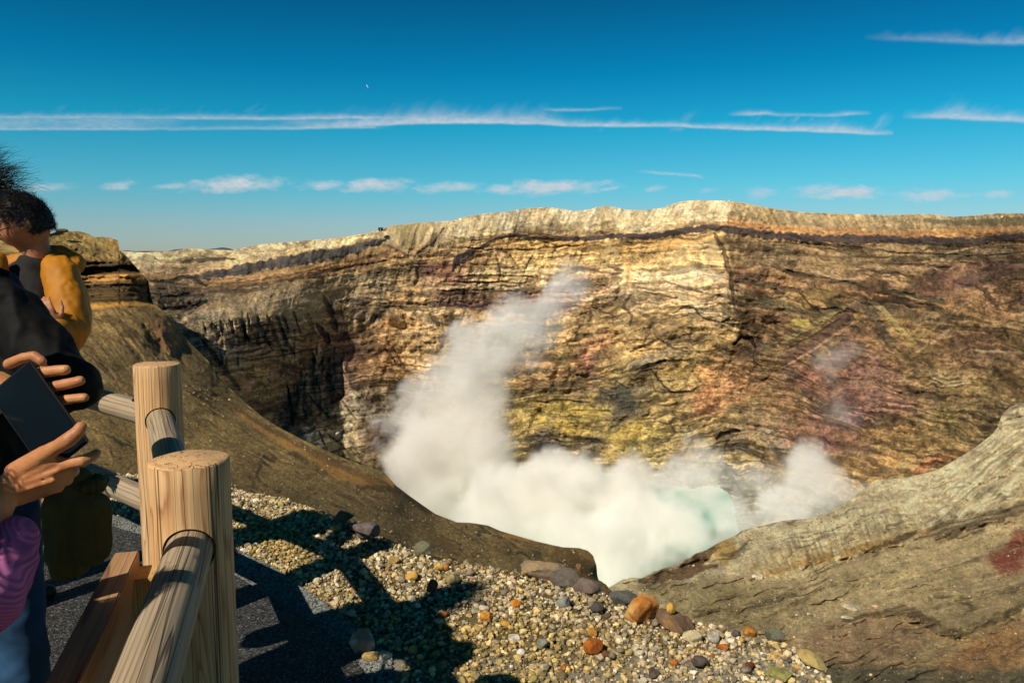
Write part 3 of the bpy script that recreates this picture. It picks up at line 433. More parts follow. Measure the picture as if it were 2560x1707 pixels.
def r_tone(X, Y):
    s = Y - r_top(X); q = r_flow(X, Y)
    wx = X + 12 * fbm(X / 50, Y / 50, 41, 3); wy = Y + 8 * fbm(X / 40, Y / 40, 42, 3)
    pale = np.array((212, 196, 156.)); mid = np.array((172, 153, 112.)); dk = np.array((152, 133, 96.))
    t = sstep(20, 170, s)[..., None]
    C = (pale * .93) * (1 - t) + mid * t
    t2 = sstep(230, 380, s)[..., None]; C = C * (1 - t2) + dk * t2
    far_r = blob(X, Y, 2260, 1110, 190, 80, -35, 43, .4); C = mixc(C, far_r, (202, 188, 150), .8)
    C = mixc(C, blob(X, Y, 1950, 1200, 200, 28, -14, 44, .5), (200, 186, 146), .65)
    C = mixc(C, blob(X, Y, 1840, 1275, 150, 22, -16, 45, .5), (192, 168, 118), .6)
    C = mixc(C, blob(X, Y, 1640, 1370, 220, 40, 4, 46, .4), (148, 132, 92), .85)
    C = mixc(C, blob(X, Y, 1690, 1420, 110, 26, 5, 47, .4), (138, 122, 84), .7)
    C = mixc(C, band(X, Y, [(1560, 1296, 4), (1600, 1290, 16), (1640, 1262, 10), (1655, 1250, 0)], 10, 6, 4, 48), (92, 70, 46), .9)
    C = mixc(C, band(X, Y, [(1465, 1335, 5), (1520, 1325, 12), (1590, 1312, 12), (1650, 1296, 3)], 10, 6, 4, 49), (98, 76, 52), .9)
    C = mixc(C, blob(X, Y, 1660, 1262, 34, 30, -20, 50, .5), (166, 132, 72), .8)
    C = mixc(C, blob(X, Y, 1692, 1222, 18, 7, -30, 51, .4), (78, 60, 42), .9)
    # cut bank, its ochre face and dark foot
    C = mixc(C, band(X, Y, [(1720, 1330, 4), (1850, 1292, 10), (1985, 1258, 9), (2090, 1228, 6), (2180, 1205, 4)], 8, 5, 4, 52), (164, 130, 74), .75)
    C = mixc(C, band(X, Y, [(1985, 1268, 5), (2060, 1240, 10), (2105, 1222, 4)], 8, 4, 3, 53), (96, 78, 46), .85)
    # dark hollow on the right and striped bank
    C = mixc(C, band(X, Y, [(2110, 1235, 6), (2180, 1215, 26), (2260, 1195, 18), (2352, 1165, 12), (3100, 1050, 12)], 14, 8, 8, 54) * (.45 + .55 * sstep(-.3, .3, fbm_s(X / 60, q / 4.0, 96, 3))), (92, 78, 56), .85)
    C = mixc(C, band(X, Y, [(2180, 1245, 4), (2352, 1205, 9), (3100, 1100, 9)], 8, 6, 4, 55), (204, 182, 134), .6)
    C = mixc(C, blob(X, Y, 2330, 1270, 70, 42, -35, 56, .5), (128, 66, 54), .85)
    # white salt streaks following the flow of the slope
    w = sstep(.35, .62, fbm_s(wx / 190, q / 7.0, 57, 3, .5)) * sstep(1750, 1950, X) * sstep(1240, 1270, Y + .22 * (X - 2000)) * sstep(1460, 1400, Y)
    C = mixc(C, w, (206, 190, 148), .55)
    w = sstep(.1, .6, fbm_s((X + 1.2 * Y) / 9.0, (Y - .5 * X) / 70, 58, 3)) * far_r
    C = mixc(C, w, (146, 130, 98), .75); C = C * (1 + .30 * fbm_s((X + 1.25 * Y + 20 * fbm(X / 60, Y / 60, 85, 3)) / 5.5, (Y - .5 * X) / 60, 86, 3) * far_r)[..., None]
    w = sstep(.2, .6, fbm_s((X - .3 * Y) / 8.0, Y / 60, 59, 3)) * blob(X, Y, 1890, 1265, 170, 42, -16, 45, .4)
    C = mixc(C, w, (222, 210, 178), .6); rdg = blob(X, Y, 1930, 1235, 240, 60, -15, 87, .4); C = C * (1 + .34 * fbm_s((X - .35 * Y) / 6.0, Y / 38, 88, 3, .6) * rdg)[..., None]; C = mixc(C, band(X, Y, [(1700, 1262, 3), (1780, 1240, 6), (1880, 1215, 7), (2000, 1180, 9), (2100, 1150, 8), (2230, 1080, 6)], 6, 8, 6, 89), (200, 184, 148), .6)
    C = mixc(C, sstep(.3, .6, fbm(X / 30, Y / 12, 95, 4)) * sstep(1330, 1250, Y), (148, 126, 88), .6)
    # reddish mound and dark folds at the bottom
    m = blob(X, Y, 1960, 1480, 190, 66, -8, 60, .35); C = mixc(C, m, (150, 124, 92), .75)
    C = mixc(C, blob(X, Y, 1920, 1450, 110, 20, -22, 61, .4), (172, 140, 106), .45)
    C = mixc(C, blob(X, Y, 2280, 1500, 140, 60, -20, 62, .35), (150, 112, 72), .8)
    C = mixc(C, band(X, Y, [(1900, 1440, 3), (1980, 1418, 5), (2060, 1402, 9), (2110, 1412, 12), (2150, 1440, 14), (2200, 1462, 16), (2260, 1430, 12), (2352, 1390, 12), (3100, 1150, 12)], 10, 8, 9, 63) * (.4 + .6 * sstep(-.3, .3, fbm_s(X / 40, q / 5.0, 97, 3))), (88, 74, 48), .8)
    C = mixc(C, band(X, Y, [(2060, 1415, 2), (2140, 1462, 4), (2200, 1474, 4), (2270, 1440, 3), (2352, 1405, 3), (3100, 1160, 3)], 3, 4, 4, 64), (176, 146, 90), .6)
    C = mixc(C, sstep(1520, 1550, Y + 20 * fbm(X / 60, Y / 60, 65, 3)), (84, 82, 66), .75)
    C = mixc(C, band(X, Y, [(1400, 1400, 2), (1650, 1432, 4), (1760, 1408, 6), (1850, 1365, 5), (1905, 1330, 2)], 5, 5, 5, 66), (188, 170, 122), .5)
    C = mixc(C, band(X, Y, [(1750, 1420, 2), (1840, 1380, 7), (1900, 1345, 2)], 5, 5, 4, 67), (100, 86, 58), .5)
    g = fbm(X / 5, Y / 5, 68, 3, .7)
    lum = 1 + .20 * g + .22 * fbm(X / 30, Y / 22, 69, 4, .6) + .13 * fbm_s(wx / 90, q / 7.0, 70, 4, .6) * sstep(1460, 1380, Y) * sstep(1600, 1750, X)
    C = C * lum[..., None]
    gl = sstep(.82, .96, ridged((q + 10 * fbm(X / 40, Y / 40, 98, 3)) / 24.0, X / 200, 99, 3)) * sstep(-.3, .3, fbm(X / 70, Y / 40, 100, 3)); C = C * (1 - .30 * gl)[..., None]
    st = sstep(.66, .85, fbm(X / 4.5, Y / 4.5, 71, 2)) * sstep(1230, 1300, Y)
    C = mixc(C, st, (214, 198, 160), .55)
    mean = C.mean(-1, keepdims=True); C = mean + (C - mean) * .92
    return np.clip(C * np.array([1.18, 1.16, 1.12]), 8, 250)
def r_relief(X, Y):
    q = r_flow(X, Y); s = Y - r_top(X)
    near = sstep(1560, 1250, Y)
    r = .008 * fbm_s(X / 90, q / 14.0, 57, 4) * near * sstep(1650, 1800, X) + .003 * (1 - 2 * np.abs(fbm_s((X - .35 * Y) / 16, Y / 70, 83, 3))) * sstep(1340, 1240, Y) * sstep(1700, 1800, X) + .007 * fbm(X / 22, Y / 15, 84, 5, .7) - .010 * sstep(.70, .95, ridged((q + 14 * fbm(X / 40, Y / 40, 98, 3)) / 34.0, X / 160, 99, 3)) + .016 * fbm(X / 80, Y / 50, 80, 3) * sstep(0, 30, s) + .0035 * fbm(X / 8, Y / 8, 81, 3, .6)
    # bank steps: the surface above stands proud
    for pts, a in (([(1720, 1335), (1850, 1300), (1985, 1268), (2090, 1238), (2180, 1212)], .014), ([(2110, 1235), (2200, 1222), (2352, 1180)], .016), ([(1900, 1440), (2060, 1404), (2150, 1445), (2200, 1465), (2352, 1395)], .014)):
        xs = [p[0] for p in pts]; ys = [p[1] for p in pts]; yc = np.interp(X, xs, ys) + 12 * fbm(X / 40, X * 0, 82, 4)
        inn = sstep(xs[0] - 5, xs[0] + 50, X) * sstep(xs[-1] + 60, xs[-1] - 5, X) if xs[-1] < 2300 else sstep(xs[0] - 5, xs[0] + 50, X)
        r = r - a * inn * sstep(yc - 34, yc - 6, Y) * sstep(yc + 5, yc - 2, Y)
    r = r + .02 * blob(X, Y, 1570, 1310, 100, 16, -18, 49, .3)
    r = r + .003 * fbm_s((X + 1.2 * Y) / 12.0, (Y - .5 * X) / 90, 58, 3) * sstep(2050, 2200, X) * sstep(1200, 1120, Y)
    return r
M_right = earth_mat('tephra_slope', 4.0, .45, .38, 2.2)
rslope = sheet('tephra_slope_terrain', xcols(1240, 3100, 2.2, 1240, 2362), r_top, lambda x: np.interp(x, [1240, 1900, 2352, 3100], [1560, 1760, 1880, 2100]), 420, R_D, r_relief, r_tone, M_right,
               [(1.5, .6), (5, 5), (12, 14), (22, 30), (36, 55), (60, lambda z: np.minimum(z - 60, LAKE_Z - 3))], tpow=.9)
tag(rslope, kind='structure')

# ------------------------------------------------------------------ lake, plain to the horizon, far hills
M_lake, nt, b = mat_new('milky_lake'); b.inputs['Base Color'].default_value = (*lin((196, 224, 208)), 1); b.inputs['Roughness'].default_value = .35
nz = N(nt, 'ShaderNodeTexNoise'); nz.inputs['Scale'].default_value = .03; nz.inputs['Detail'].default_value = 5
rp = N(nt, 'ShaderNodeValToRGB'); rp.color_ramp.elements[0].color = (*lin((130, 184, 168)), 1); rp.color_ramp.elements[1].color = (*lin((206, 226, 206)), 1)
rp.color_ramp.elements[0].position = .4; rp.color_ramp.elements[1].position = .6
tc = N(nt, 'ShaderNodeTexCoord'); nt.links.new(tc.outputs['Object'], nz.inputs['Vector']); nt.links.new(nz.outputs[0], rp.inputs[0]); nt.links.new(rp.outputs[0], b.inputs['Base Color'])
def disc(name, cx, cy, z, rs, mat, n=96, inner=None, zf=None):
    V = []; F = []
    for j, r in enumerate(rs):
        for i in range(n):
            a = 2 * math.pi * i / n; V.append((cx + r * math.cos(a), cy + r * math.sin(a), zf(j) if zf else z))
    for j in range(len(rs) - 1):
        for i in range(n):
            k = (i + 1) % n; F.append((j * n + i, (j + 1) * n + i, (j + 1) * n + k, j * n + k))
    return new_mesh(name, V, F, mat, smooth=True)
lake = disc('lake_water', 20, 250, LAKE_Z, [.5, 60, 150, 300], M_lake); tag(lake, kind='structure')
M_plain, nt, b = mat_new('plain'); b.inputs['Base Color'].default_value = (*lin((112, 84, 66)), 1)
plain = disc('ground_plain', 0, 250, -30, [700, 1200, 3000, 9000, 30000, 90000], M_plain, zf=lambda j: [-70, -62, -60, -62, -66, -70][j]); tag(plain, kind='structure')
M_hill, nt, b = mat_new('hazed_hill'); b.inputs['Base Color'].default_value = (*lin((66, 96, 112)), 1)  # haze of the distance painted into the hills as blue
def hill(name, x0, x1, pts, Y, depthm, mat, baseY=582):
    f = curve(pts); xs = np.linspace(x0, x1, 90); V = []; 
    cy_ = f(xs) + .7 * fbm(xs / 14, xs * 0, 3, 3)
    for dy, hfac in ((-1, 0), (-.5, .55), (0, 1), (.5, .6), (1, 0)):
        for x, y in zip(xs, cy_):
            p = at(x, y, Y); q = at(x, baseY + 8, Y)
            V.append((p.x * (1 + dy * depthm / Y), Y + dy * depthm, q.z + (p.z - q.z) * hfac))
    return tag(new_mesh(name, V, grid_faces(5, 90), mat, smooth=True), kind='structure')
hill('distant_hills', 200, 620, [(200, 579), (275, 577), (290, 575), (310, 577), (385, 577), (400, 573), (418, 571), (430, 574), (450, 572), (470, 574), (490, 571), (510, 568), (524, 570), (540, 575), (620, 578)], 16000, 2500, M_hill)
M_red, nt, b = mat_new('red_scoria'); b.inputs['Base Color'].default_value = (*lin((112, 74, 62)), 1)
hill('scoria_ridge_terrain', 240, 560, [(240, 583), (300, 579), (330, 576.5), (370, 577), (400, 578), (430, 581), (560, 585)], 900, 120, M_red, 600)
# ------------------------------------------------------------------ clouds: a high thin sheet of cirrus
CLOUD_H = 7000.0
def seg_mask(X, Y, pts, up, dn, seed, rag=0.0):
    """streak along traced points (x, y, strength); soft above (up), sharper below (dn)"""
    xs = [p[0] for p in pts]; yc = np.interp(X, xs, [p[1] for p in pts]) + 1.5 * fbm(X / 40, X * 0, seed, 3)
    st = np.interp(X, xs, [p[2] for p in pts], left=0, right=0)
    upx = np.interp(X, xs, [p[3] if len(p) > 3 else up for p in pts])
    d = Y - yc
    r = 1 + rag * fbm_s((X + .7 * d) / 26.0, d / 50.0, seed + 2, 4)
    a = np.where(d < 0, np.exp(-(np.abs(d) / np.maximum(upx * r, .5)) ** 1.6), np.exp(-(np.abs(d) / dn) ** 2))
    return a * st
def cloud_alpha(X, Y):
    A = np.zeros_like(X)
    m = lambda *a, **k: seg_mask(X, Y, *a, **k)
    A = np.maximum(A, m([(-300, 268, .5), (0, 270, .5), (150, 271, .55), (300, 271, .5), (560, 273, .6), (760, 272, .7), (820, 270, .75), (900, 272, .5), (980, 276, 0)], 6, 3, 1, rag=.45))
    A = np.maximum(A, .55 * sstep(262, 270, Y) * sstep(299, 294, Y) * np.interp(X, [-300, 300, 380, 430, 640, 700, 830, 900], [.75, .7, .45, .15, .15, .6, .55, 0]) * (.8 + .35 * fbm(X / 50, Y / 12, 5, 3)))
    A = np.maximum(A, m([(-300, 296, .55), (0, 297, .55), (300, 297, .5), (420, 297, .3), (640, 296, .45), (720, 294, .7), (860, 292, .6)], 6, 2.5, 2, rag=.4))
    A = np.maximum(A, m([(640, 294, 0), (740, 292, .75, 12), (850, 287, .85, 18), (950, 283, .95, 20), (1050, 281, .95, 18), (1150, 281, .9, 17), (1240, 284, .8, 18), (1330, 289, .75, 9), (1430, 289, .8, 7), (1550, 289, .8, 5), (1650, 293, .8, 6), (1750, 297, .85, 8), (1850, 300, .9, 11), (1940, 304, .95, 14), (1990, 307, .8, 10), (2050, 307, .35, 3)], 10, 3, 3, rag=.45))
    wisps = sstep(.1, .75, fbm_s((X + 1.1 * (Y - 270) + 14 * fbm(X / 50, Y / 50, 24, 3)) / 24.0, Y / 50.0, 21, 4)) * sstep(232, 262, Y) * sstep(274, 268, Y)
    A = np.maximum(A, .5 * wisps * (.5 + .9 * fbm(X / 90, Y / 90, 23, 3)).clip(0, 1) * np.interp(X, [100, 200, 330, 560, 600, 760, 860, 1000, 1200, 1320], [0, .5, .35, .3, .9, 1, .7, .4, .2, 0]))
    wisps2 = sstep(.15, .8, fbm_s((X + .8 * (Y - 270)) / 22.0, Y / 70.0, 22, 3)) * sstep(250, 272, Y) * sstep(306, 296, Y)
    A = np.maximum(A, .45 * wisps2 * np.interp(X, [1230, 1260, 1500, 1750, 2000, 2060], [0, .8, .35, .5, .9, 0]))
    A = np.maximum(A, m([(1230, 251, 0), (1280, 254, .5), (1350, 252, .45), (1430, 249, .1)], 3, 3, 6, rag=.5))
    A = np.maximum(A, m([(1670, 264, 0), (1720, 262, .7, 5), (1760, 260, .7, 5), (1790, 264, .4), (1900, 265, .45), (1960, 262, .6), (2000, 261, .1)], 4, 3, 7, rag=.6))
    A = np.maximum(A, m([(2070, 269, 0), (2140, 268, .7, 8), (2200, 270, .85, 22), (2260, 274, .75, 14), (2352, 277, .8, 12), (2900, 290, .7, 10)], 8, 4, 8, rag=.5))
    A = np.maximum(A, m([(1980, 86, 0), (2080, 90, .25, 8), (2160, 92, .3, 10), (2260, 98, .35, 12), (2352, 98, .5, 14), (2900, 100, .5, 12)], 8, 5, 9, rag=.7))
    A = np.maximum(A, m([(1460, 394, 0), (1500, 396, .5), (1560, 401, .5), (1600, 405, .55), (1620, 410, 0)], 3, 2.5, 10))
    for i, (cx, cy, rx, ry, st) in enumerate([(110, 431, 55, 10, .4), (275, 427, 34, 13, .55), (390, 428, 38, 8, .5), (530, 422, 112, 18, .85), (740, 427, 42, 11, .6), (865, 426, 66, 16, .85), (1030, 430, 66, 13, .6), (1150, 434, 40, 12, .6), (1270, 430, 110, 17, .8), (1395, 435, 22, 5, .6), (1505, 432, 28, 7, .5), (1625, 437, 22, 8, .3), (1745, 440, 34, 16, .4), (1870, 436, 45, 14, .5), (1950, 441, 90, 16, .85), (2130, 449, 60, 15, .65), (2210, 449, 50, 8, .3), (2290, 447, 30, 8, .5), (2480, 450, 70, 14, .6), (-120, 430, 70, 12, .6)]):
        dx = (X - cx) / (rx * 1.3); dy = (Y - cy + 4 * dx) / (ry * 1.15)
        d = np.sqrt(dx * dx + dy * dy) + .55 * fbm(X / 34, Y / 13, 60 + i, 4, .55)
        A = np.maximum(A, min(1, st * 1.25) * (1 - sstep(.1, 1.12, d)))
    return A
def make_clouds():
    xs = np.arange(-330, 2700, 3.4); ys = np.concatenate([np.arange(60, 130, 3), np.arange(130, 225, 12), np.arange(225, 320, 1.9), np.arange(320, 385, 12), np.arange(385, 475, 1.9)])
    X, Y = np.meshgrid(xs, ys)
    A = np.clip(cloud_alpha(X, Y), 0, 1); A *= (.82 + .3 * fbm(X / 12, Y / 6, 200, 3, .6))
    a, f, u = ray(X, Y); k = (CLOUD_H + 60 * fbm(X / 80, Y / 20, 1, 2)) / u
    V = np.stack([a * k, f * k, u * k + CAM_H], -1)
    m = bpy.data.materials.new('cirrus'); m.use_nodes = True; nt = m.node_tree; nt.nodes.clear()
    o_ = N(nt, 'ShaderNodeOutputMaterial'); mx = N(nt, 'ShaderNodeMixShader'); tr = N(nt, 'ShaderNodeBsdfTransparent')
    df = N(nt, 'ShaderNodeBsdfDiffuse'); tl = N(nt, 'ShaderNodeBsdfTranslucent'); ad = N(nt, 'ShaderNodeMixShader')
    for q in (df, tl): q.inputs['Color'].default_value = (.60, .68, .80, 1)
    at_ = N(nt, 'ShaderNodeAttribute', attribute_name='tone')
    nt.links.new(df.outputs[0], ad.inputs[1]); nt.links.new(tl.outputs[0], ad.inputs[2]); ad.inputs[0].default_value = .9
    nt.links.new(tr.outputs[0], mx.inputs[1]); nt.links.new(ad.outputs[0], mx.inputs[2]); nt.links.new(at_.outputs['Fac'], mx.inputs[0]); nt.links.new(mx.outputs[0], o_.inputs[0])
    F = grid_faces(*X.shape); Af = A.reshape(-1)
    F = F[(Af[F].max(1) > .012)]
    keep = np.zeros(len(Af), bool); keep[F.ravel()] = True; idx = np.cumsum(keep) - 1
    o = new_mesh('clouds', V.reshape(-1, 3)[keep], idx[F], m, smooth=True, cols=np.repeat(Af[keep][:, None], 3, 1))
    o.visible_shadow = True
    tag(o, 'thin white cirrus streaks and a row of small puffs low in the blue sky', 'clouds', kind='stuff')
make_clouds()

# ------------------------------------------------------------------ steam
def puff_group(lst):
    return [(at(x, y, D), r * 1.22 * K / FOC * D, s) for x, y, D, r, s in lst]
def steam(name, label, puffs, dens, nscale, amp, cut=.0, sharp=.5, seed=0, col=(1, .987, .958), kind=None):
    P = puff_group(puffs)
    # closed hull around the puffs
    bm = bmesh.new()
    for c, r, s in P:
        bmesh.ops.create_icosphere(bm, subdivisions=3, radius=r * 1.12, matrix=Matrix.Translation(c))
    me = bpy.data.meshes.new(name); bm.to_mesh(me); bm.free()
    o = bpy.data.objects.new(name, me); COL.objects.link(o)
    md = o.modifiers.new('r', 'REMESH'); md.mode = 'VOXEL'; md.voxel_size = max(1.0, min(p[1] for p in P) / 5)
    dg = bpy.context.evaluated_depsgraph_get(); m2 = bpy.data.meshes.new_from_object(o.evaluated_get(dg)); o.modifiers.clear(); o.data = m2; m2.name = name
    m = bpy.data.materials.new(name); m.use_nodes = True; nt = m.node_tree; nt.nodes.clear()
    out = N(nt, 'ShaderNodeOutputMaterial'); pv = N(nt, 'ShaderNodeVolumePrincipled'); pv.inputs['Color'].default_value = (*col, 1); pv.inputs['Anisotropy'].default_value = -.3
    nt.links.new(pv.outputs[0], out.inputs['Volume'])
    geo = N(nt, 'ShaderNodeNewGeometry')
    nz = N(nt, 'ShaderNodeTexNoise'); nz.inputs['Scale'].default_value = nscale; nz.inputs['Detail'].default_value = 6; nz.inputs['Roughness'].default_value = .64
    add = N(nt, 'ShaderNodeVectorMath', operation='ADD'); add.inputs[1].default_value = (seed * 71.3, seed * 13.1, 0)
    nt.links.new(geo.outputs['Position'], add.inputs[0]); nt.links.new(add.outputs[0], nz.inputs['Vector'])
    sub = N(nt, 'ShaderNodeVectorMath', operation='SUBTRACT'); sub.inputs[1].default_value = (.5, .5, .5); nt.links.new(nz.outputs['Color'], sub.inputs[0])
    sc = N(nt, 'ShaderNodeVectorMath', operation='SCALE'); sc.inputs['Scale'].default_value = amp; nt.links.new(sub.outputs[0], sc.inputs[0])
    pp = N(nt, 'ShaderNodeVectorMath', operation='ADD'); nt.links.new(geo.outputs['Position'], pp.inputs[0]); nt.links.new(sc.outputs[0], pp.inputs[1])
    acc = None
    for c, r, s in P:
        d = N(nt, 'ShaderNodeVectorMath', operation='DISTANCE'); d.inputs[1].default_value = c; nt.links.new(pp.outputs[0], d.inputs[0])
        ma = N(nt, 'ShaderNodeMath', operation='MULTIPLY_ADD', use_clamp=True); ma.inputs[1].default_value = -1.0 / r; ma.inputs[2].default_value = 1.0
        nt.links.new(d.outputs['Value'], ma.inputs[0])
        ms = N(nt, 'ShaderNodeMath', operation='MULTIPLY'); ms.inputs[1].default_value = s; nt.links.new(ma.outputs[0], ms.inputs[0])
        if acc is None: acc = ms
        else:
            mm = N(nt, 'ShaderNodeMath', operation='ADD'); nt.links.new(acc.outputs[0], mm.inputs[0]); nt.links.new(ms.outputs[0], mm.inputs[1]); acc = mm
    nf = N(nt, 'ShaderNodeMath', operation='MULTIPLY_ADD'); nf.inputs[1].default_value = sharp * 2; nf.inputs[2].default_value = -sharp - cut
    nt.links.new(nz.outputs[0], nf.inputs[0])
    ad = N(nt, 'ShaderNodeMath', operation='ADD'); nt.links.new(acc.outputs[0], ad.inputs[0]); nt.links.new(nf.outputs[0], ad.inputs[1])
    mr = N(nt, 'ShaderNodeMapRange', interpolation_type='SMOOTHSTEP'); mr.inputs[1].default_value = .12; mr.inputs[2].default_value = .75; mr.inputs[3].default_value = 0; mr.inputs[4].default_value = dens
    nt.links.new(ad.outputs[0], mr.inputs[0])
    gate = N(nt, 'ShaderNodeMath', operation='MULTIPLY', use_clamp=True); gate.inputs[1].default_value = 12; nt.links.new(acc.outputs[0], gate.inputs[0])
    fin = N(nt, 'ShaderNodeMath', operation='MULTIPLY'); nt.links.new(mr.outputs[0], fin.inputs[0]); nt.links.new(gate.outputs[0], fin.inputs[1])
    nt.links.new(fin.outputs[0], pv.inputs['Density'])
    o.data.materials.clear(); o.data.materials.append(m)
    return tag(o, label, 'steam', kind='stuff')
steam('steam_plume', 'tall white steam plume rising from the left end of the crater lake', [
    (940, 1095, 300, 100, 1.0), (1000, 1130, 300, 125, 1.1), (1090, 1160, 300, 125, 1.1), (1100, 1060, 300, 105, 1.0), (955, 985, 300, 95, .75), (1040, 990, 300, 110, 1.0), (1120, 1010, 295, 75, .7), (985, 905, 300, 80, .62), (1075, 890, 300, 100, .9), (1140, 930, 296, 66, .55),
    (1120, 810, 298, 90, .8), (1190, 775, 296, 82, .72), (1060, 800, 300, 55, .5), (1250, 725, 296, 74, .62), (1305, 685, 296, 66, .55), (1335, 645, 298, 56, .42), (1275, 655, 300, 48, .38), (1225, 880, 290, 50, .42), (1262, 825, 292, 50, .42), (1300, 780, 292, 40, .36), (890, 905, 300, 48, .42), (930, 890, 300, 52, .5)],
    .115, .034, 36, .10, 1.15, 1, (1, .985, .955))
steam('steam_bank', 'thick low bank of white steam lying over the milky crater lake', [
    (1130, 1190, 262, 110, 1.0), (1240, 1170, 268, 110, 1.0), (1260, 1100, 285, 75, .8), (1350, 1140, 280, 100, .9), (1440, 1130, 285, 90, .8), (1500, 1210, 262, 105, .9), (1400, 1260, 245, 90, .8), (1290, 1250, 245, 90, .7), (1570, 1250, 250, 80, .7), (1160, 1100, 285, 60, .6), (1420, 1330, 236, 60, .6), (1490, 1290, 240, 60, .6)],
    .19, .036, 30, -.06, .9, 2)
steam('steam_puff', 'rounded steam puff over the teal water right of the main plume', [
    (1580, 1080, 275, 85, .85), (1520, 1100, 275, 60, .6), (1640, 1070, 278, 55, .5), (1720, 1060, 285, 60, .38), (1860, 1090, 270, 85, .85), (1800, 1150, 262, 75, .75), (1900, 1140, 262, 70, .7), (1700, 1210, 250, 75, .7), (1620, 1230, 246, 70, .6), (1960, 1150, 256, 60, .45), (1770, 1090, 280, 60, .5), (1740, 1150, 262, 60, .5), (1700, 1090, 280, 50, .4), (1840, 1200, 250, 60, .6), (1650, 1150, 255, 66, .66), (1600, 1120, 262, 55, .6), (1990, 1120, 256, 45, .3)],
    .10, .040, 30, .06, 1.05, 3)
steam('steam_wisp', 'faint wisp of steam drifting across the purple rock face', [
    (1920, 820, 345, 55, .8), (1860, 835, 350, 42, .6), (1975, 800, 345, 38, .5), (1900, 930, 325, 60, .5), (1950, 960, 318, 60, .5), (1930, 880, 330, 50, .4)],
    .03, .05, 26, .08, .8, 4)
# ------------------------------------------------------------------ viewing terrace: gravel bed, asphalt, pale edging strip
def line_w(pts, extra_a=(), extra_b=()):
    L = [tuple(at_z(x, y, 0)[:2]) for x, y in pts]
    return list(extra_a) + L + list(extra_b)
EDGE = line_w([(x, float(grav(x))) for x in (-900, -400, 0, 240, 400, 530, 640, 700, 780, 840, 900, 1000, 1100, 1200, 1300, 1370, 1420, 1500, 1570, 1620, 1700, 1750, 1800, 1870, 1900, 1925, 1990, 2100, 2352)], extra_b=[(2.6, 1.2), (5, -1.5), (6, -7)])
ASPH = line_w([(-600, 1190), (0, 1200), (245, 1206), (400, 1256), (530, 1322), (620, 1372), (700, 1422), (790, 1492), (850, 1570), (900, 1640)], [(-12, 7.5)], [(-.15, 2.2), (.35, 1.4), (1.2, 0), (2, -2), (3.4, -7)])
STRP = line_w([(-600, 1168), (0, 1176), (245, 1180), (400, 1212), (530, 1258), (640, 1312), (700, 1352), (800, 1422), (850, 1458), (885, 1500)], [(-12, 8.1)])
def fline(L):
    L = sorted(L); xs = [p[0] for p in L]; ys = [p[1] for p in L]
    return lambda x: np.interp(x, xs, ys)
f_edge, f_asph, f_strp = fline(EDGE), fline(ASPH), fline(STRP)
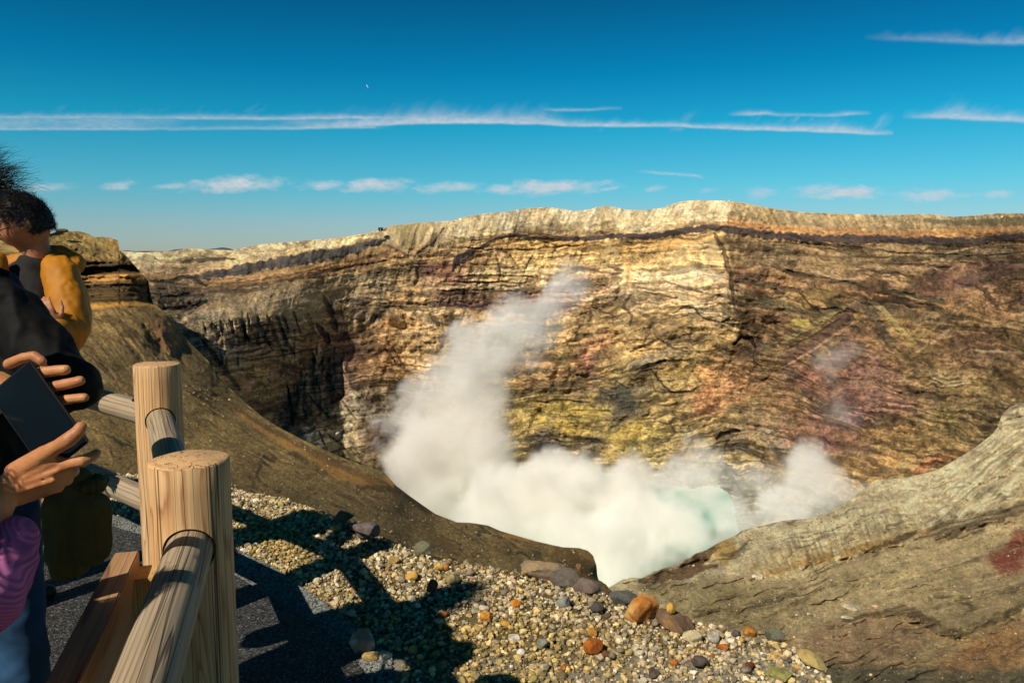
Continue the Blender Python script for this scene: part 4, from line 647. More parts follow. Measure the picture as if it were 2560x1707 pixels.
def terrace():
    xs = np.concatenate([np.linspace(-12, -3.2, 40), np.linspace(-3.15, 2.4, 300), np.linspace(2.45, 6, 30)])
    ye = f_edge(xs) + .04 * fbm(xs * 3, xs * 0, 4, 3)
    rows = []
    for t in np.concatenate([np.linspace(0, .6, 12), np.linspace(.61, 1, 160)]):
        y = -7 + (ye + 7) * t
        rows.append(np.stack([xs, y, .012 * fbm(xs * 2.2, y * 2.2, 3, 3) - .008 + .03 * sstep(.2, .8, y - f_asph(xs)) * 0], -1))
    for dy, dz in ((.05, .02), (.14, .09), (.3, .3), (.6, .9), (1.4, 2.6), (3, 6), (6, 12)):
        r = rows[171].copy(); r[:, 1] += dy; r[:, 0] += dy * .2; r[:, 2] -= dz; rows.append(r)
    V = np.array(rows); X, Y = V[..., 0], V[..., 1]
    C = np.ones(V.shape) * np.array((104, 92, 58.)); C = mixc(C, sstep(-.2, .5, fbm(X * 1.3, Y * 1.3, 9, 3)), (128, 112, 76), .7)
    C = mixc(C, sstep(-.1, .1, f_strp(X) - Y), (140, 138, 126), .8)
    C *= (1 + .25 * fbm(X * 60, Y * 60, 8, 3))[..., None]
    m = earth_mat('gravel_bed', 90, .012, .35, 60)
    o = new_mesh('gravel_ground', V.reshape(-1, 3), grid_faces(V.shape[0], len(xs)), m, smooth=True, cols=lin(C).reshape(-1, 3)); tag(o, kind='structure')
    # asphalt
    xs = np.concatenate([np.linspace(-12, -3, 20), np.linspace(-2.95, .6, 240), np.linspace(.65, 3.4, 20)]); ya = f_asph(xs) + .012 * fbm(xs * 12, xs * 0, 6, 3)
    t = np.concatenate([np.linspace(0, .7, 8), np.linspace(.72, 1, 40)])
    V = np.stack([np.repeat(xs[None], len(t), 0), -6.9 + (ya[None] + 6.9) * t[:, None], np.full((len(t), len(xs)), .012)], -1)
    e = V[-1].copy(); e[:, 1] += .006; e[:, 2] = -.03; V = np.concatenate([V, e[None]], 0)
    m, nt, b = mat_new('asphalt'); b.inputs['Roughness'].default_value = .85
    tc = N(nt, 'ShaderNodeTexCoord'); vo = N(nt, 'ShaderNodeTexVoronoi'); vo.inputs['Scale'].default_value = 140; nz = N(nt, 'ShaderNodeTexNoise'); nz.inputs['Scale'].default_value = 5; nz.inputs['Detail'].default_value = 6
    rp = N(nt, 'ShaderNodeValToRGB'); rp.color_ramp.elements[0].color = (.022, .021, .022, 1); rp.color_ramp.elements[1].color = (.11, .10, .095, 1); rp.color_ramp.elements[0].position = .3
    e2 = rp.color_ramp.elements.new(.93); e2.color = (.13, .125, .115, 1); rp.color_ramp.elements[-1].color = (.32, .30, .27, 1)
    sp = N(nt, 'ShaderNodeSeparateColor'); nt.links.new(tc.outputs['Object'], vo.inputs['Vector']); nt.links.new(vo.outputs['Color'], sp.inputs[0]); nt.links.new(sp.outputs[0], rp.inputs[0])
    mx = N(nt, 'ShaderNodeMix', data_type='RGBA', blend_type='MULTIPLY'); mx.inputs[0].default_value = .5; nt.links.new(tc.outputs['Object'], nz.inputs['Vector']); nt.links.new(rp.outputs[0], mx.inputs[6]); nt.links.new(nz.outputs[0], mx.inputs[7]); nt.links.new(mx.outputs[2], b.inputs['Base Color'])
    bp = N(nt, 'ShaderNodeBump'); bp.inputs['Distance'].default_value = .006; nt.links.new(vo.outputs['Distance'], bp.inputs['Height']); nt.links.new(bp.outputs[0], b.inputs['Normal'])
    o = new_mesh('asphalt_path', V.reshape(-1, 3), grid_faces(V.shape[0], len(xs)), m, smooth=False); tag(o, kind='structure')
terrace()

# ------------------------------------------------------------------ stones
def ico(sub):
    bm = bmesh.new(); bmesh.ops.create_icosphere(bm, subdivisions=sub, radius=1)
    V = np.array([v.co[:] for v in bm.verts]); F = np.array([[v.index for v in f.verts] for f in bm.faces]); bm.free(); return V, F
ICO = {s: ico(s) for s in (1, 2, 3, 4)}
def stone_shape(sub, seed, cuts=7, rough=.08):
    r = np.random.default_rng(seed); V, F = ICO[sub]; V = V.copy()
    for _ in range(cuts):
        n = r.normal(size=3); n /= np.linalg.norm(n); d = r.uniform(.55, .9)
        k = V @ n; over = np.maximum(k - d, 0); V -= n[None] * over[:, None] * .92
    V *= (1 + rough * fbm(V[:, 0] * 2.2 + V[:, 2] * 1.3 + seed, V[:, 1] * 2.2 - V[:, 2] * 1.1, seed, 3))[:, None]
    return V, F
M_peb, nt, b = mat_new('gravel_stone'); b.inputs['Roughness'].default_value = .8
at_ = N(nt, 'ShaderNodeAttribute', attribute_name='tone'); tc = N(nt, 'ShaderNodeTexCoord'); nz = N(nt, 'ShaderNodeTexNoise'); nz.inputs['Scale'].default_value = 120; nz.inputs['Detail'].default_value = 5
mr = N(nt, 'ShaderNodeMapRange'); mr.inputs[1].default_value = .3; mr.inputs[2].default_value = .7; mr.inputs[3].default_value = .72; mr.inputs[4].default_value = 1.22
mx = N(nt, 'ShaderNodeMix', data_type='RGBA', blend_type='MULTIPLY'); mx.inputs[0].default_value = 1
nt.links.new(tc.outputs['Object'], nz.inputs['Vector']); nt.links.new(nz.outputs[0], mr.inputs[0]); nt.links.new(at_.outputs['Color'], mx.inputs[6]); nt.links.new(mr.outputs[0], mx.inputs[7]); nt.links.new(mx.outputs[2], b.inputs['Base Color'])
bp = N(nt, 'ShaderNodeBump'); bp.inputs['Distance'].default_value = .003; nt.links.new(nz.outputs[0], bp.inputs['Height']); nt.links.new(bp.outputs[0], b.inputs['Normal'])

PAL_Y = np.array([(186, 158, 88), (164, 140, 80), (204, 176, 108), (136, 116, 76), (180, 144, 80), (192, 170, 124), (120, 102, 76)], float)
PAL_W = np.array([(212, 196, 164), (192, 174, 142), (226, 214, 188), (160, 146, 122), (188, 160, 102), (136, 124, 108), (104, 96, 88), (176, 150, 128), (206, 176, 110), (186, 136, 78), (236, 228, 208)], float)
PW_W = np.array([.16, .17, .08, .14, .12, .09, 0.05, .07, .06, .014, .045]); PW_W /= PW_W.sum()
def pebbles(name, label, xs, ys, rs, cols, sub=1, shapes=14, lift=.35, zs=None):
    n = len(xs); S = [stone_shape(sub, 500 + i, 9, .12) for i in range(shapes)]
    Vt, F0 = S[0]; nv = len(Vt); allV = np.zeros((n, nv, 3)); pick = RNG.integers(0, shapes, n)
    ang = RNG.uniform(0, 6.28, n); el = RNG.uniform(.62, 1.0, (n, 3)); el[:, 0] = RNG.uniform(.85, 1.35, n); tilt = RNG.normal(0, .35, (n, 2))
    for i in range(shapes):
        k = np.where(pick == i)[0]
        if not len(k): continue
        V = S[i][0][None] * el[k][:, None, :] * rs[k][:, None, None]
        cx, sx = np.cos(tilt[k, 0])[:, None], np.sin(tilt[k, 0])[:, None]; y, z = V[..., 1] * cx - V[..., 2] * sx, V[..., 1] * sx + V[..., 2] * cx; V = np.stack([V[..., 0], y, z], -1)
        ca, sa = np.cos(ang[k])[:, None], np.sin(ang[k])[:, None]; x, y = V[..., 0] * ca - V[..., 1] * sa, V[..., 0] * sa + V[..., 1] * ca
        allV[k] = np.stack([x + xs[k][:, None], y + ys[k][:, None], V[..., 2] + (rs[k] * lift)[:, None] + ((.012 * fbm(xs[k] * 2.2, ys[k] * 2.2, 3, 3)[:, None] - .006) if zs is None else zs[k][:, None])], -1)
    F = (np.arange(n)[:, None, None] * nv + F0[None]).reshape(-1, 3)
    o = new_mesh(name, allV.reshape(-1, 3), F, M_peb, smooth=False, cols=np.repeat(lin(cols), nv, 0))
    return tag(o, label, 'gravel' if 'gravel' in name else 'stones', kind='stuff')
def px_of(x, y, z=0):
    x = np.asarray(x, float); y = np.asarray(y, float); dz = z - CAM_H
    dep = y * CP - dz * SP; up = dz * CP + y * SP
    return (1280 + FOC * x / dep) / K, (853.5 - FOC * up / dep) / K
def gravel():
    n = 105000
    xs = RNG.uniform(-3.6, 2.3, n); ys = RNG.uniform(2.1, 6.2, n)
    ye = f_edge(xs) + .05 * fbm(xs * 4, xs * 0, 4, 3); ok = (ys < ye + .03) & (ys > np.maximum(f_strp(xs) * (xs < -.42) + f_asph(xs) * (xs >= -.42), f_asph(xs)) + .02)
    PX, PY = px_of(xs, ys); ok &= (PX > -60) & (PX < 2420) & (PY < 1650)
    xs, ys, PX, PY = xs[ok], ys[ok], PX[ok], PY[ok]; n = len(xs)
    rs = np.exp(RNG.normal(math.log(.0082), .42, n)); rs = np.clip(rs, .004, .021)
    yz = np.maximum.reduce([blob(PX, PY, 620, 1240, 130, 50, 20, 1, .4), blob(PX, PY, 790, 1440, 110, 60, 0, 2, .4), blob(PX, PY, 1130, 1520, 330, 110, 4, 3, .4)])
    yz = np.clip(yz + .25 * fbm(xs * 3, ys * 3, 44, 3), 0, 1)
    cols = np.where((RNG.random(n) < yz * .9)[:, None], PAL_Y[RNG.integers(0, len(PAL_Y), n)], PAL_W[RNG.choice(len(PAL_W), n, p=PW_W)])
    big = RNG.random(n) < .003; cols[big] = np.array((190, 118, 48.))
    cols = (.68 * cols + .32 * np.array((176, 154, 108.))) * RNG.uniform(.72, 1.22, n)[:, None]
    pebbles('gravel_bed_stones', 'loose yellow and pale volcanic gravel covering the ground beyond the asphalt', xs, ys, rs, cols)
    # edging strip of fine pale stones
    n = 16000; xs = RNG.uniform(-4.2, -.40, n); t = RNG.random(n); ys = f_asph(xs) * (1 - t) + f_strp(xs) * t
    PX, PY = px_of(xs, ys); ok = (PX > -40) & (PX < 900); xs, ys = xs[ok], ys[ok]; n = len(xs)
    g = RNG.uniform(.6, 1.05, n)[:, None]; cols = np.array((140, 142, 134.))[None] * g + RNG.normal(0, 6, (n, 3))
    pebbles('edging_strip_gravel', 'narrow band of fine pale grey stones edging the asphalt', xs, ys, RNG.uniform(.0065, .011, n), cols, lift=.5)
gravel()

def scree(name, label, D, relief, top, n, box, pal, lo=.6, hi=2.6):
    x = RNG.uniform(box[0], box[1], n); y = RNG.uniform(box[2], box[3], n); ok = (y > top(x) + 5) & (y < np.maximum(grav(x), 0) + 4) & (fbm(x / 40, y / 25, 201, 3) > -.25)
    x, y = x[ok], y[ok]; n = len(x); X, Y = x[None], y[None]; Dp = (D(X, Y) * (1 + relief(X, Y)))[0]
    a, f, u = ray(x, y); k = Dp / f; r = np.clip(np.exp(RNG.normal(math.log(lo), .5, n)), .4, hi) * K / FOC * Dp
    cols = pal[RNG.integers(0, len(pal), n)] * RNG.uniform(.7, 1.15, n)[:, None]
    pebbles(name, label, a * k, Dp, r, cols, lift=.55, zs=CAM_H + u * k)
scree('ash_slope_scree', 'small pale stones littering the brown ash slope left of the crater', S_D, s_relief, s_top, 9000, (380, 1400, 880, 1360), np.array([(170, 152, 112), (140, 122, 88), (176, 160, 122), (100, 86, 64), (124, 108, 80), (96, 84, 64)], float), 1.15, 4.0)
scree('tephra_slope_scree', 'small stones littering the pale slope right of the crater', R_D, r_relief, r_top, 7000, (1440, 2360, 1180, 1568), np.array([(190, 174, 134), (160, 144, 106), (190, 174, 136), (126, 110, 82), (140, 124, 92), (112, 98, 74)], float), 1.1, 4.0)
M_rock = {}
def rock_mat(c1, c2=None, c3=None, scale=6.0):
    key = (c1, c2, c3, scale)
    if key in M_rock: return M_rock[key]
    m, nt, b = mat_new('rock'); b.inputs['Roughness'].default_value = .88
    tc = N(nt, 'ShaderNodeTexCoord'); oi = N(nt, 'ShaderNodeObjectInfo'); ad = N(nt, 'ShaderNodeVectorMath', operation='MULTIPLY_ADD'); ad.inputs[1].default_value = (1, 1, 1)
    cb = N(nt, 'ShaderNodeCombineXYZ'); ml = N(nt, 'ShaderNodeMath', operation='MULTIPLY'); ml.inputs[1].default_value = 40; nt.links.new(oi.outputs['Random'], ml.inputs[0]); nt.links.new(ml.outputs[0], cb.inputs[0])
    nt.links.new(tc.outputs['Object'], ad.inputs[0]); nt.links.new(cb.outputs[0], ad.inputs[2])
    n1 = N(nt, 'ShaderNodeTexNoise'); n1.inputs['Scale'].default_value = scale; n1.inputs['Detail'].default_value = 6; n1.inputs['Roughness'].default_value = .6; nt.links.new(ad.outputs[0], n1.inputs['Vector'])
    rp = N(nt, 'ShaderNodeValToRGB'); els = rp.color_ramp.elements
    els[0].position = .40; els[0].color = (*lin(c2 or tuple(v * .72 for v in c1)), 1); els[1].position = .56; els[1].color = (*lin(c1), 1)
    if c3: e = els.new(.70); e.color = (*lin(c3), 1)
    nt.links.new(n1.outputs[0], rp.inputs[0])
    n2 = N(nt, 'ShaderNodeTexNoise'); n2.inputs['Scale'].default_value = 70; n2.inputs['Detail'].default_value = 7; n2.inputs['Roughness'].default_value = .7; nt.links.new(ad.outputs[0], n2.inputs['Vector'])
    mr = N(nt, 'ShaderNodeMapRange'); mr.inputs[1].default_value = .3; mr.inputs[2].default_value = .7; mr.inputs[3].default_value = .7; mr.inputs[4].default_value = 1.2; nt.links.new(n2.outputs[0], mr.inputs[0])
    mx = N(nt, 'ShaderNodeMix', data_type='RGBA', blend_type='MULTIPLY'); mx.inputs[0].default_value = 1; nt.links.new(rp.outputs[0], mx.inputs[6]); nt.links.new(mr.outputs[0], mx.inputs[7]); nt.links.new(mx.outputs[2], b.inputs['Base Color'])
    bp = N(nt, 'ShaderNodeBump'); bp.inputs['Distance'].default_value = .006; nt.links.new(n2.outputs[0], bp.inputs['Height']); nt.links.new(bp.outputs[0], b.inputs['Normal'])
    M_rock[key] = m; return m
def rock(px, py, rx, rz, col, label, c2=None, c3=None, ry=None, rot=None, Y=None, seed=None, name='rock', z=0.0, cuts=9, sub=4, sink=.35, group=None, tilt=0.0, rough=.12, scale=None):
    """a stone whose middle is seen at px, py; rx and rz are half sizes in the same units"""
    if Y == -1: Y = float(R_D(px, py)) * .985
    if Y is None: p = at_z(px, py + rz * .5, z)
    else: p = at(px, py, Y)
    dep = p.y; m = K / FOC * dep * 1.03; Rx, Rz = rx * m, rz * m; Ry = (ry * m) if ry else Rx * .85
    seed = seed or int(px * 7 + py * 13) % 9999
    V, F = stone_shape(sub, seed, cuts, rough); V = V / np.abs(V).max(0) * np.array([Rx, Ry, Rz])
    f2 = fbm(V[:, 0] * 14 / max(Rx, .05) * .12 + seed, (V[:, 1] + V[:, 2]) * 14 / max(Rx, .05) * .12, seed, 4, .6); V *= (1 + .10 * f2 + .05 * fbm(V[:, 0] * 5 / max(Rx, .03) + V[:, 2] * 3 / max(Rx, .03), V[:, 1] * 5 / max(Rx, .03) - V[:, 2] * 4 / max(Rx, .03), seed + 3, 4, .6))[:, None]
    V[:, 2] += Rz * (1 - sink)
    o = new_mesh(name, V, F, rock_mat(c1=col, c2=c2, c3=c3, scale=scale or max(.25, .5 / Rx)), smooth=False)
    o.data.polygons.foreach_set('use_smooth', np.full(len(F), True)); 
    o.data.set_sharp_from_angle(angle=RAD(24)) if hasattr(o.data, 'set_sharp_from_angle') else None
    o.location = (p.x, p.y, p.z - (0 if Y is None else Rz)); o.rotation_euler = (0, tilt, RAD(rot) if rot is not None else 0)
    tag(o, label, 'rock', group); return o
rock(836, 1476, 34, 30, (206, 190, 160), 'large flat pale pinkish rock at the edge of the asphalt', (170, 134, 110), (222, 208, 182), rot=20, cuts=12)
rock(850, 1508, 21, 12, (206, 170, 104), 'yellow oblong stone touching the large pale rock', rot=-5)
rock(884, 1507, 18, 15, (190, 186, 168), 'round light grey stone just right of the large pale rock', cuts=3)
rock(1362, 1487, 24, 19, (176, 100, 36), 'rust orange stone alone in the middle of the gravel', (140, 74, 30), rot=10)
rock(1393, 1503, 13, 9, (112, 74, 46), 'small brown stone just right of the rust orange stone')
rock(1362, 1452, 13, 11, (196, 140, 62), 'ochre orange stone just above the rust orange stone')
rock(1470, 1402, 42, 36, (204, 158, 92), 'big orange and tan boulder at the gravel edge', (186, 118, 54), (206, 186, 146), ry=30, rot=15, cuts=11)
rock(1545, 1428, 46, 20, (128, 100, 76), 'flat dark brown boulder beside the big orange boulder', (96, 78, 62), (180, 130, 64), ry=34, rot=-25, tilt=.25, cuts=10)
rock(1432, 1372, 36, 15, (100, 100, 92), 'dark grey slab half buried behind the big orange boulder', ry=26, rot=-10)
rock(1296, 1384, 19, 16, (142, 140, 130), 'rounded mid grey stone below the boulder cluster on the rim', cuts=5)
rock(1372, 1396, 18, 14, (80, 74, 66), 'blackish rounded stone between the grey stone and the orange boulder', cuts=5)
rock(1185, 1386, 14, 12, (206, 138, 44), 'bright orange angular stone in the upper gravel', (170, 100, 34))
rock(1115, 1418, 16, 15, (208, 152, 66), 'knobbly orange yellow stone left of the bright orange one', (180, 118, 48))
rock(992, 1350, 15, 19, (118, 76, 52), 'upright dark reddish brown shard beside the tall shadow', (84, 60, 46), cuts=12)
rock(1018, 1412, 13, 8, (176, 104, 56), 'flat reddish orange stone left of the knobbly yellow stone')
rock(1240, 1312, 62, 24, (140, 122, 100), 'long mauve grey boulder lying on the rim of the gravel', (112, 98, 86), (176, 148, 96), ry=40, rot=-8, cuts=12, rough=.2)
rock(1300, 1330, 40, 25, (110, 100, 86), 'dark grey blocky boulder next to the notch of the rim', (84, 76, 68), ry=34, rot=14, cuts=12, rough=.2)
rock(1345, 1348, 34, 19, (120, 104, 92), 'mauve brown boulder closest to the steam gap', (94, 82, 74), ry=30, cuts=10)
rock(1210, 1316, 16, 12, (196, 156, 84), 'yellowish stone in front of the long mauve boulder')
rock(1330, 1308, 10, 15, (132, 100, 62), 'narrow brown stone standing on the rim boulders')
rock(840, 1222, 32, 22, (112, 100, 98), 'dark purplish grey boulder at the upper edge of the gravel', (84, 76, 76), cuts=11, ry=26)
rock(790, 1188, 24, 15, (132, 108, 84), 'brown boulder at the foot of the ash slope', (104, 88, 70))
rock(972, 1262, 23, 18, (142, 136, 106), 'rounded greenish grey boulder on the upper gravel edge', cuts=5)
rock(772, 1216, 13, 10, (206, 164, 92), 'pale ochre stone left of the purplish boulder')
rock(1030, 1262, 24, 28, (74, 62, 48), 'dark jagged rock embedded in the ash slope', (52, 44, 36), Y=19, cuts=12, rough=.3)
rock(1855, 1512, 42, 17, (186, 164, 104), 'long pale yellow boulder slanting at the right end of the gravel', (160, 134, 84), ry=24, rot=-28, tilt=.35, cuts=10)
rock(1778, 1462, 24, 17, (126, 122, 100), 'grey green boulder at the right end of the gravel', ry=20, tilt=.2)
rock(1722, 1452, 17, 14, (196, 140, 62), 'orange stone beside the grey green boulder', (160, 104, 46))
rock(1690, 1456, 11, 9, (86, 82, 80), 'small charcoal stone left of the orange stone')
rock(1590, 1462, 24, 15, (214, 196, 154), 'cream coloured stone in front of the flat brown boulder')
rock(1640, 1466, 17, 14, (204, 196, 176), 'white angular stone right of the cream one')
rock(1660, 1484, 13, 6, (186, 104, 48), 'thin orange red chip near the white angular stone')
rock(1245, 1478, 15, 14, (158, 156, 138), 'grey green rounded pebble left of the rust orange stone', cuts=4)
rock(1180, 1466, 16, 9, (224, 212, 194), 'chalk white oblong stone in the middle gravel')
rock(1196, 1498, 10, 8, (226, 216, 200), 'small chalk white round stone below the oblong one', cuts=4)
rock(1160, 1432, 17, 8, (204, 158, 70), 'flat mustard yellow stone under the bright orange one')
rock(1606, 1520, 20, 13, (96, 84, 74), 'dark brownish stone in the lower right gravel')
rock(1500, 1545, 15, 13, (104, 90, 76), 'dark taupe stone near the bottom of the gravel')
rock(1790, 1548, 34, 14, (150, 144, 84), 'olive yellow stone at the bottom right of the gravel', rot=-20)
rock(1548, 1522, 10, 9, (186, 104, 48), 'small round rusty stone in the lower gravel', cuts=4)
rock(1720, 1528, 12, 10, (120, 70, 46), 'small dark red stone in the lower right gravel')
rock(1540, 1398, 13, 13, (206, 160, 72), 'yellow orange stone perched on the flat brown boulder', z=.07)
rock(905, 1288, 13, 11, (206, 170, 96), 'round pale yellow stone on the upper left gravel', cuts=5)
rock(1010, 1302, 13, 11, (204, 168, 92), 'yellowish round stone just below the greenish boulder', cuts=5)
rock(1024, 1304, 9, 8, (186, 120, 56), 'small amber stone beside the yellowish round one', cuts=5)
rock(1040, 1330, 18, 15, (178, 158, 110), 'khaki stone on the lit gravel below the greenish boulder', cuts=6)
rock(945, 1322, 16, 12, (204, 162, 84), 'ochre stone at the corner of the shadow', cuts=6)
rock(142, 530, 13, 5, (92, 84, 70), 'dark flat boulder on top of the left bluff', Y=206, sink=.1)
rock(1958, 1392, 20, 8, (224, 212, 178), 'large white stone lying on the right slope', Y=-1)
rock(1948, 1418, 15, 6, (222, 208, 172), 'white stone just below the large white one on the slope', Y=-1)
rock(2010, 1390, 10, 5, (214, 180, 144), 'small pinkish stone right of the large white one', Y=-1)
rock(1858, 1408, 6, 4, (222, 210, 176), 'small white stone left of the others on the slope', Y=-1)
rock(1740, 1322, 15, 7, (216, 206, 176), 'white half round boulder at the foot of the cut bank', Y=-1)
rock(1676, 461, 3.2, 3.0, (236, 230, 214), 'white boulder on the highest point of the far rim', Y=491, sub=3)
rock(2504 / K, 542 / K, 3.5, 3.2, (226, 206, 150), 'pale boulder high on the right part of the rim', Y=346, sub=3)
rock(776, 994, 6, 4, (226, 220, 196), 'white stone on the crest of the near ash slope', Y=66, sub=3)
def cobbles():
    g = 'fist sized stones scattered over the gravel'
    lab = 'fist sized stone lying loose among the finer gravel'
    protos = []
    cols = [((206, 192, 162), (176, 160, 130)), ((150, 136, 116), (120, 108, 92)), ((196, 160, 96), (160, 120, 66)), ((184, 170, 104), (150, 136, 80)), ((104, 94, 84), (80, 72, 66)), ((190, 124, 56), (150, 90, 40))]
    for i in range(12):
        V, F = stone_shape(3, 900 + i, 8, .1); V = V / np.abs(V).max(0) * np.array([1, .8, .65]) * .03; c = cols[i % 6]
        me = new_mesh('stone', V, F, rock_mat(c[0], c[1], None, 18.0), smooth=True); me.data.set_sharp_from_angle(angle=RAD(24)); protos.append(me.data); bpy.data.objects.remove(me)
    n = 0; r = random.Random(5); pw = [3, 2.2, 1.2, 1.6, 1.0, .3] * 2
    while n < 120:
        x = r.uniform(-1.9, 2.0); y = r.uniform(2.7, 5.2)
        if y > float(f_edge(x)) - .03 or y < float(f_asph(x)) + .12 or (x < -.4 and y < float(f_strp(x)) + .05): continue
        X, Y = px_of(x, y)
        if not (400 < X < 2000 and Y < 1580): continue
        o = bpy.data.objects.new('stone', r.choices(protos, pw)[0]); COL.objects.link(o); s = min(.9, max(.4, r.lognormvariate(-.6, .3)))
        o.location = (x, y, .006 + .006 * s); o.scale = (s, s * r.uniform(.8, 1.2), s * r.uniform(.8, 1.2)); o.rotation_euler = (r.uniform(-.3, .3), r.uniform(-.3, .3), r.uniform(0, 6.28))
        tag(o, lab, 'stone', g); n += 1
cobbles()

# ------------------------------------------------------------------ timber
def wood(name, light, dark, ring, grey=0.0, rough=.7, crack=.5, ringf=210.0, pith=(.012, -.018)):
    m, nt, b = mat_new(name); b.inputs['Roughness'].default_value = rough; b.inputs['Specular IOR Level'].default_value = .25; L = nt.links.new
    tc = N(nt, 'ShaderNodeTexCoord'); mp = N(nt, 'ShaderNodeMapping'); mp.inputs['Scale'].default_value = (6, 6, .7); L(tc.outputs['Object'], mp.inputs[0])
    nz = N(nt, 'ShaderNodeTexNoise'); nz.inputs['Scale'].default_value = 1; nz.inputs['Detail'].default_value = 3; nz.inputs['Distortion'].default_value = .4; L(mp.outputs[0], nz.inputs['Vector'])
    sb = N(nt, 'ShaderNodeVectorMath', operation='SUBTRACT'); sb.inputs[1].default_value = (.5, .5, .5); L(nz.outputs['Color'], sb.inputs[0])
    sc = N(nt, 'ShaderNodeVectorMath', operation='SCALE'); sc.inputs['Scale'].default_value = .06; L(sb.outputs[0], sc.inputs[0])
    ad = N(nt, 'ShaderNodeVectorMath', operation='ADD'); L(tc.outputs['Object'], ad.inputs[0]); L(sc.outputs[0], ad.inputs[1])
    fl = N(nt, 'ShaderNodeVectorMath', operation='MULTIPLY'); fl.inputs[1].default_value = (1, 1, 0); L(ad.outputs[0], fl.inputs[0])
    ds = N(nt, 'ShaderNodeVectorMath', operation='DISTANCE'); ds.inputs[1].default_value = (*pith, 0); L(fl.outputs[0], ds.inputs[0])
    mu = N(nt, 'ShaderNodeMath', operation='MULTIPLY'); mu.inputs[1].default_value = ringf; L(ds.outputs['Value'], mu.inputs[0])
    fr = N(nt, 'ShaderNodeMath', operation='FRACT'); L(mu.outputs[0], fr.inputs[0])
    rp = N(nt, 'ShaderNodeValToRGB'); E = rp.color_ramp.elements; E[0].position = 0; E[0].color = (*lin(light), 1); E[1].position = 1; E[1].color = (*lin(light), 1)
    for p, c in ((.45, light), (.78, dark), (.92, ring)): e = E.new(p); e.color = (*lin(c), 1)
    L(fr.outputs[0], rp.inputs[0])
    m2 = N(nt, 'ShaderNodeMapping'); m2.inputs['Scale'].default_value = (160, 160, 5); L(tc.outputs['Object'], m2.inputs[0])
    n2 = N(nt, 'ShaderNodeTexNoise'); n2.inputs['Scale'].default_value = 1; n2.inputs['Detail'].default_value = 4; L(m2.outputs[0], n2.inputs['Vector'])
    mr = N(nt, 'ShaderNodeMapRange'); mr.inputs[1].default_value = .3; mr.inputs[2].default_value = .7; mr.inputs[3].default_value = .78; mr.inputs[4].default_value = 1.18; L(n2.outputs[0], mr.inputs[0])
    mx = N(nt, 'ShaderNodeMix', data_type='RGBA', blend_type='MULTIPLY'); mx.inputs[0].default_value = 1; L(rp.outputs[0], mx.inputs[6]); L(mr.outputs[0], mx.inputs[7])
    n3 = N(nt, 'ShaderNodeTexNoise'); m3 = N(nt, 'ShaderNodeMapping'); m3.inputs['Scale'].default_value = (9, 9, 2.2); n3.inputs['Scale'].default_value = 1; n3.inputs['Detail'].default_value = 4; L(tc.outputs['Object'], m3.inputs[0]); L(m3.outputs[0], n3.inputs['Vector'])
    mg = N(nt, 'ShaderNodeMix', data_type='RGBA'); L(mx.outputs[2], mg.inputs[6]); mg.inputs[7].default_value = (*lin((150, 140, 126)), 1)
    mrg = N(nt, 'ShaderNodeMapRange'); mrg.inputs[1].default_value = .35; mrg.inputs[2].default_value = .65; mrg.inputs[3].default_value = max(0, grey - .18); mrg.inputs[4].default_value = grey + .12; L(n3.outputs[0], mrg.inputs[0]); L(mrg.outputs[0], mg.inputs[0])
    # drying cracks along the grain
    m4 = N(nt, 'ShaderNodeMapping'); m4.inputs['Scale'].default_value = (30, 30, .28); m4.inputs['Location'].default_value = (3, 1, 7); n4 = N(nt, 'ShaderNodeTexNoise'); n4.inputs['Scale'].default_value = 1; n4.inputs['Detail'].default_value = 2; L(tc.outputs['Object'], m4.inputs[0]); L(m4.outputs[0], n4.inputs['Vector'])
    s4 = N(nt, 'ShaderNodeMath', operation='SUBTRACT'); s4.inputs[1].default_value = .5; L(n4.outputs[0], s4.inputs[0]); a4 = N(nt, 'ShaderNodeMath', operation='ABSOLUTE'); L(s4.outputs[0], a4.inputs[0])
    r4 = N(nt, 'ShaderNodeMapRange'); r4.inputs[1].default_value = .004; r4.inputs[2].default_value = .012; r4.inputs[3].default_value = 1 - crack; r4.inputs[4].default_value = 1; L(a4.outputs[0], r4.inputs[0])
    mc = N(nt, 'ShaderNodeMix', data_type='RGBA', blend_type='MULTIPLY'); mc.inputs[0].default_value = 1; L(mg.outputs[2], mc.inputs[6]); L(r4.outputs[0], mc.inputs[7]); L(mc.outputs[2], b.inputs['Base Color'])
    hs = N(nt, 'ShaderNodeMath', operation='MULTIPLY_ADD'); hs.inputs[1].default_value = .3; L(n2.outputs[0], hs.inputs[0]); L(r4.outputs[0], hs.inputs[2])
    h2 = N(nt, 'ShaderNodeMath', operation='MULTIPLY_ADD'); h2.inputs[1].default_value = -.25; L(fr.outputs[0], h2.inputs[0]); L(hs.outputs[0], h2.inputs[2])
    bp = N(nt, 'ShaderNodeBump'); bp.inputs['Distance'].default_value = .0022; bp.inputs['Strength'].default_value = .8; L(h2.outputs[0], bp.inputs['Height']); L(bp.outputs[0], b.inputs['Normal'])
    return m
M_post = wood('pale_pine', (220, 176, 122), (206, 156, 102), (172, 120, 74), .14, crack=.75)  # the posts' own pale pine colour
M_rail = wood('weathered_pine', (176, 152, 116), (150, 124, 92), (116, 92, 68), .42, crack=.6, ringf=120, pith=(.03, .02))
M_board = wood('sawn_cedar', (172, 128, 84), (142, 98, 62), (104, 70, 46), .15, crack=.4, ringf=125, pith=(0, -.25))
M_block = wood('sawn_pine_block', (204, 166, 102), (182, 140, 78), (140, 100, 52), .05, crack=.3, ringf=190, pith=(.06, .02))
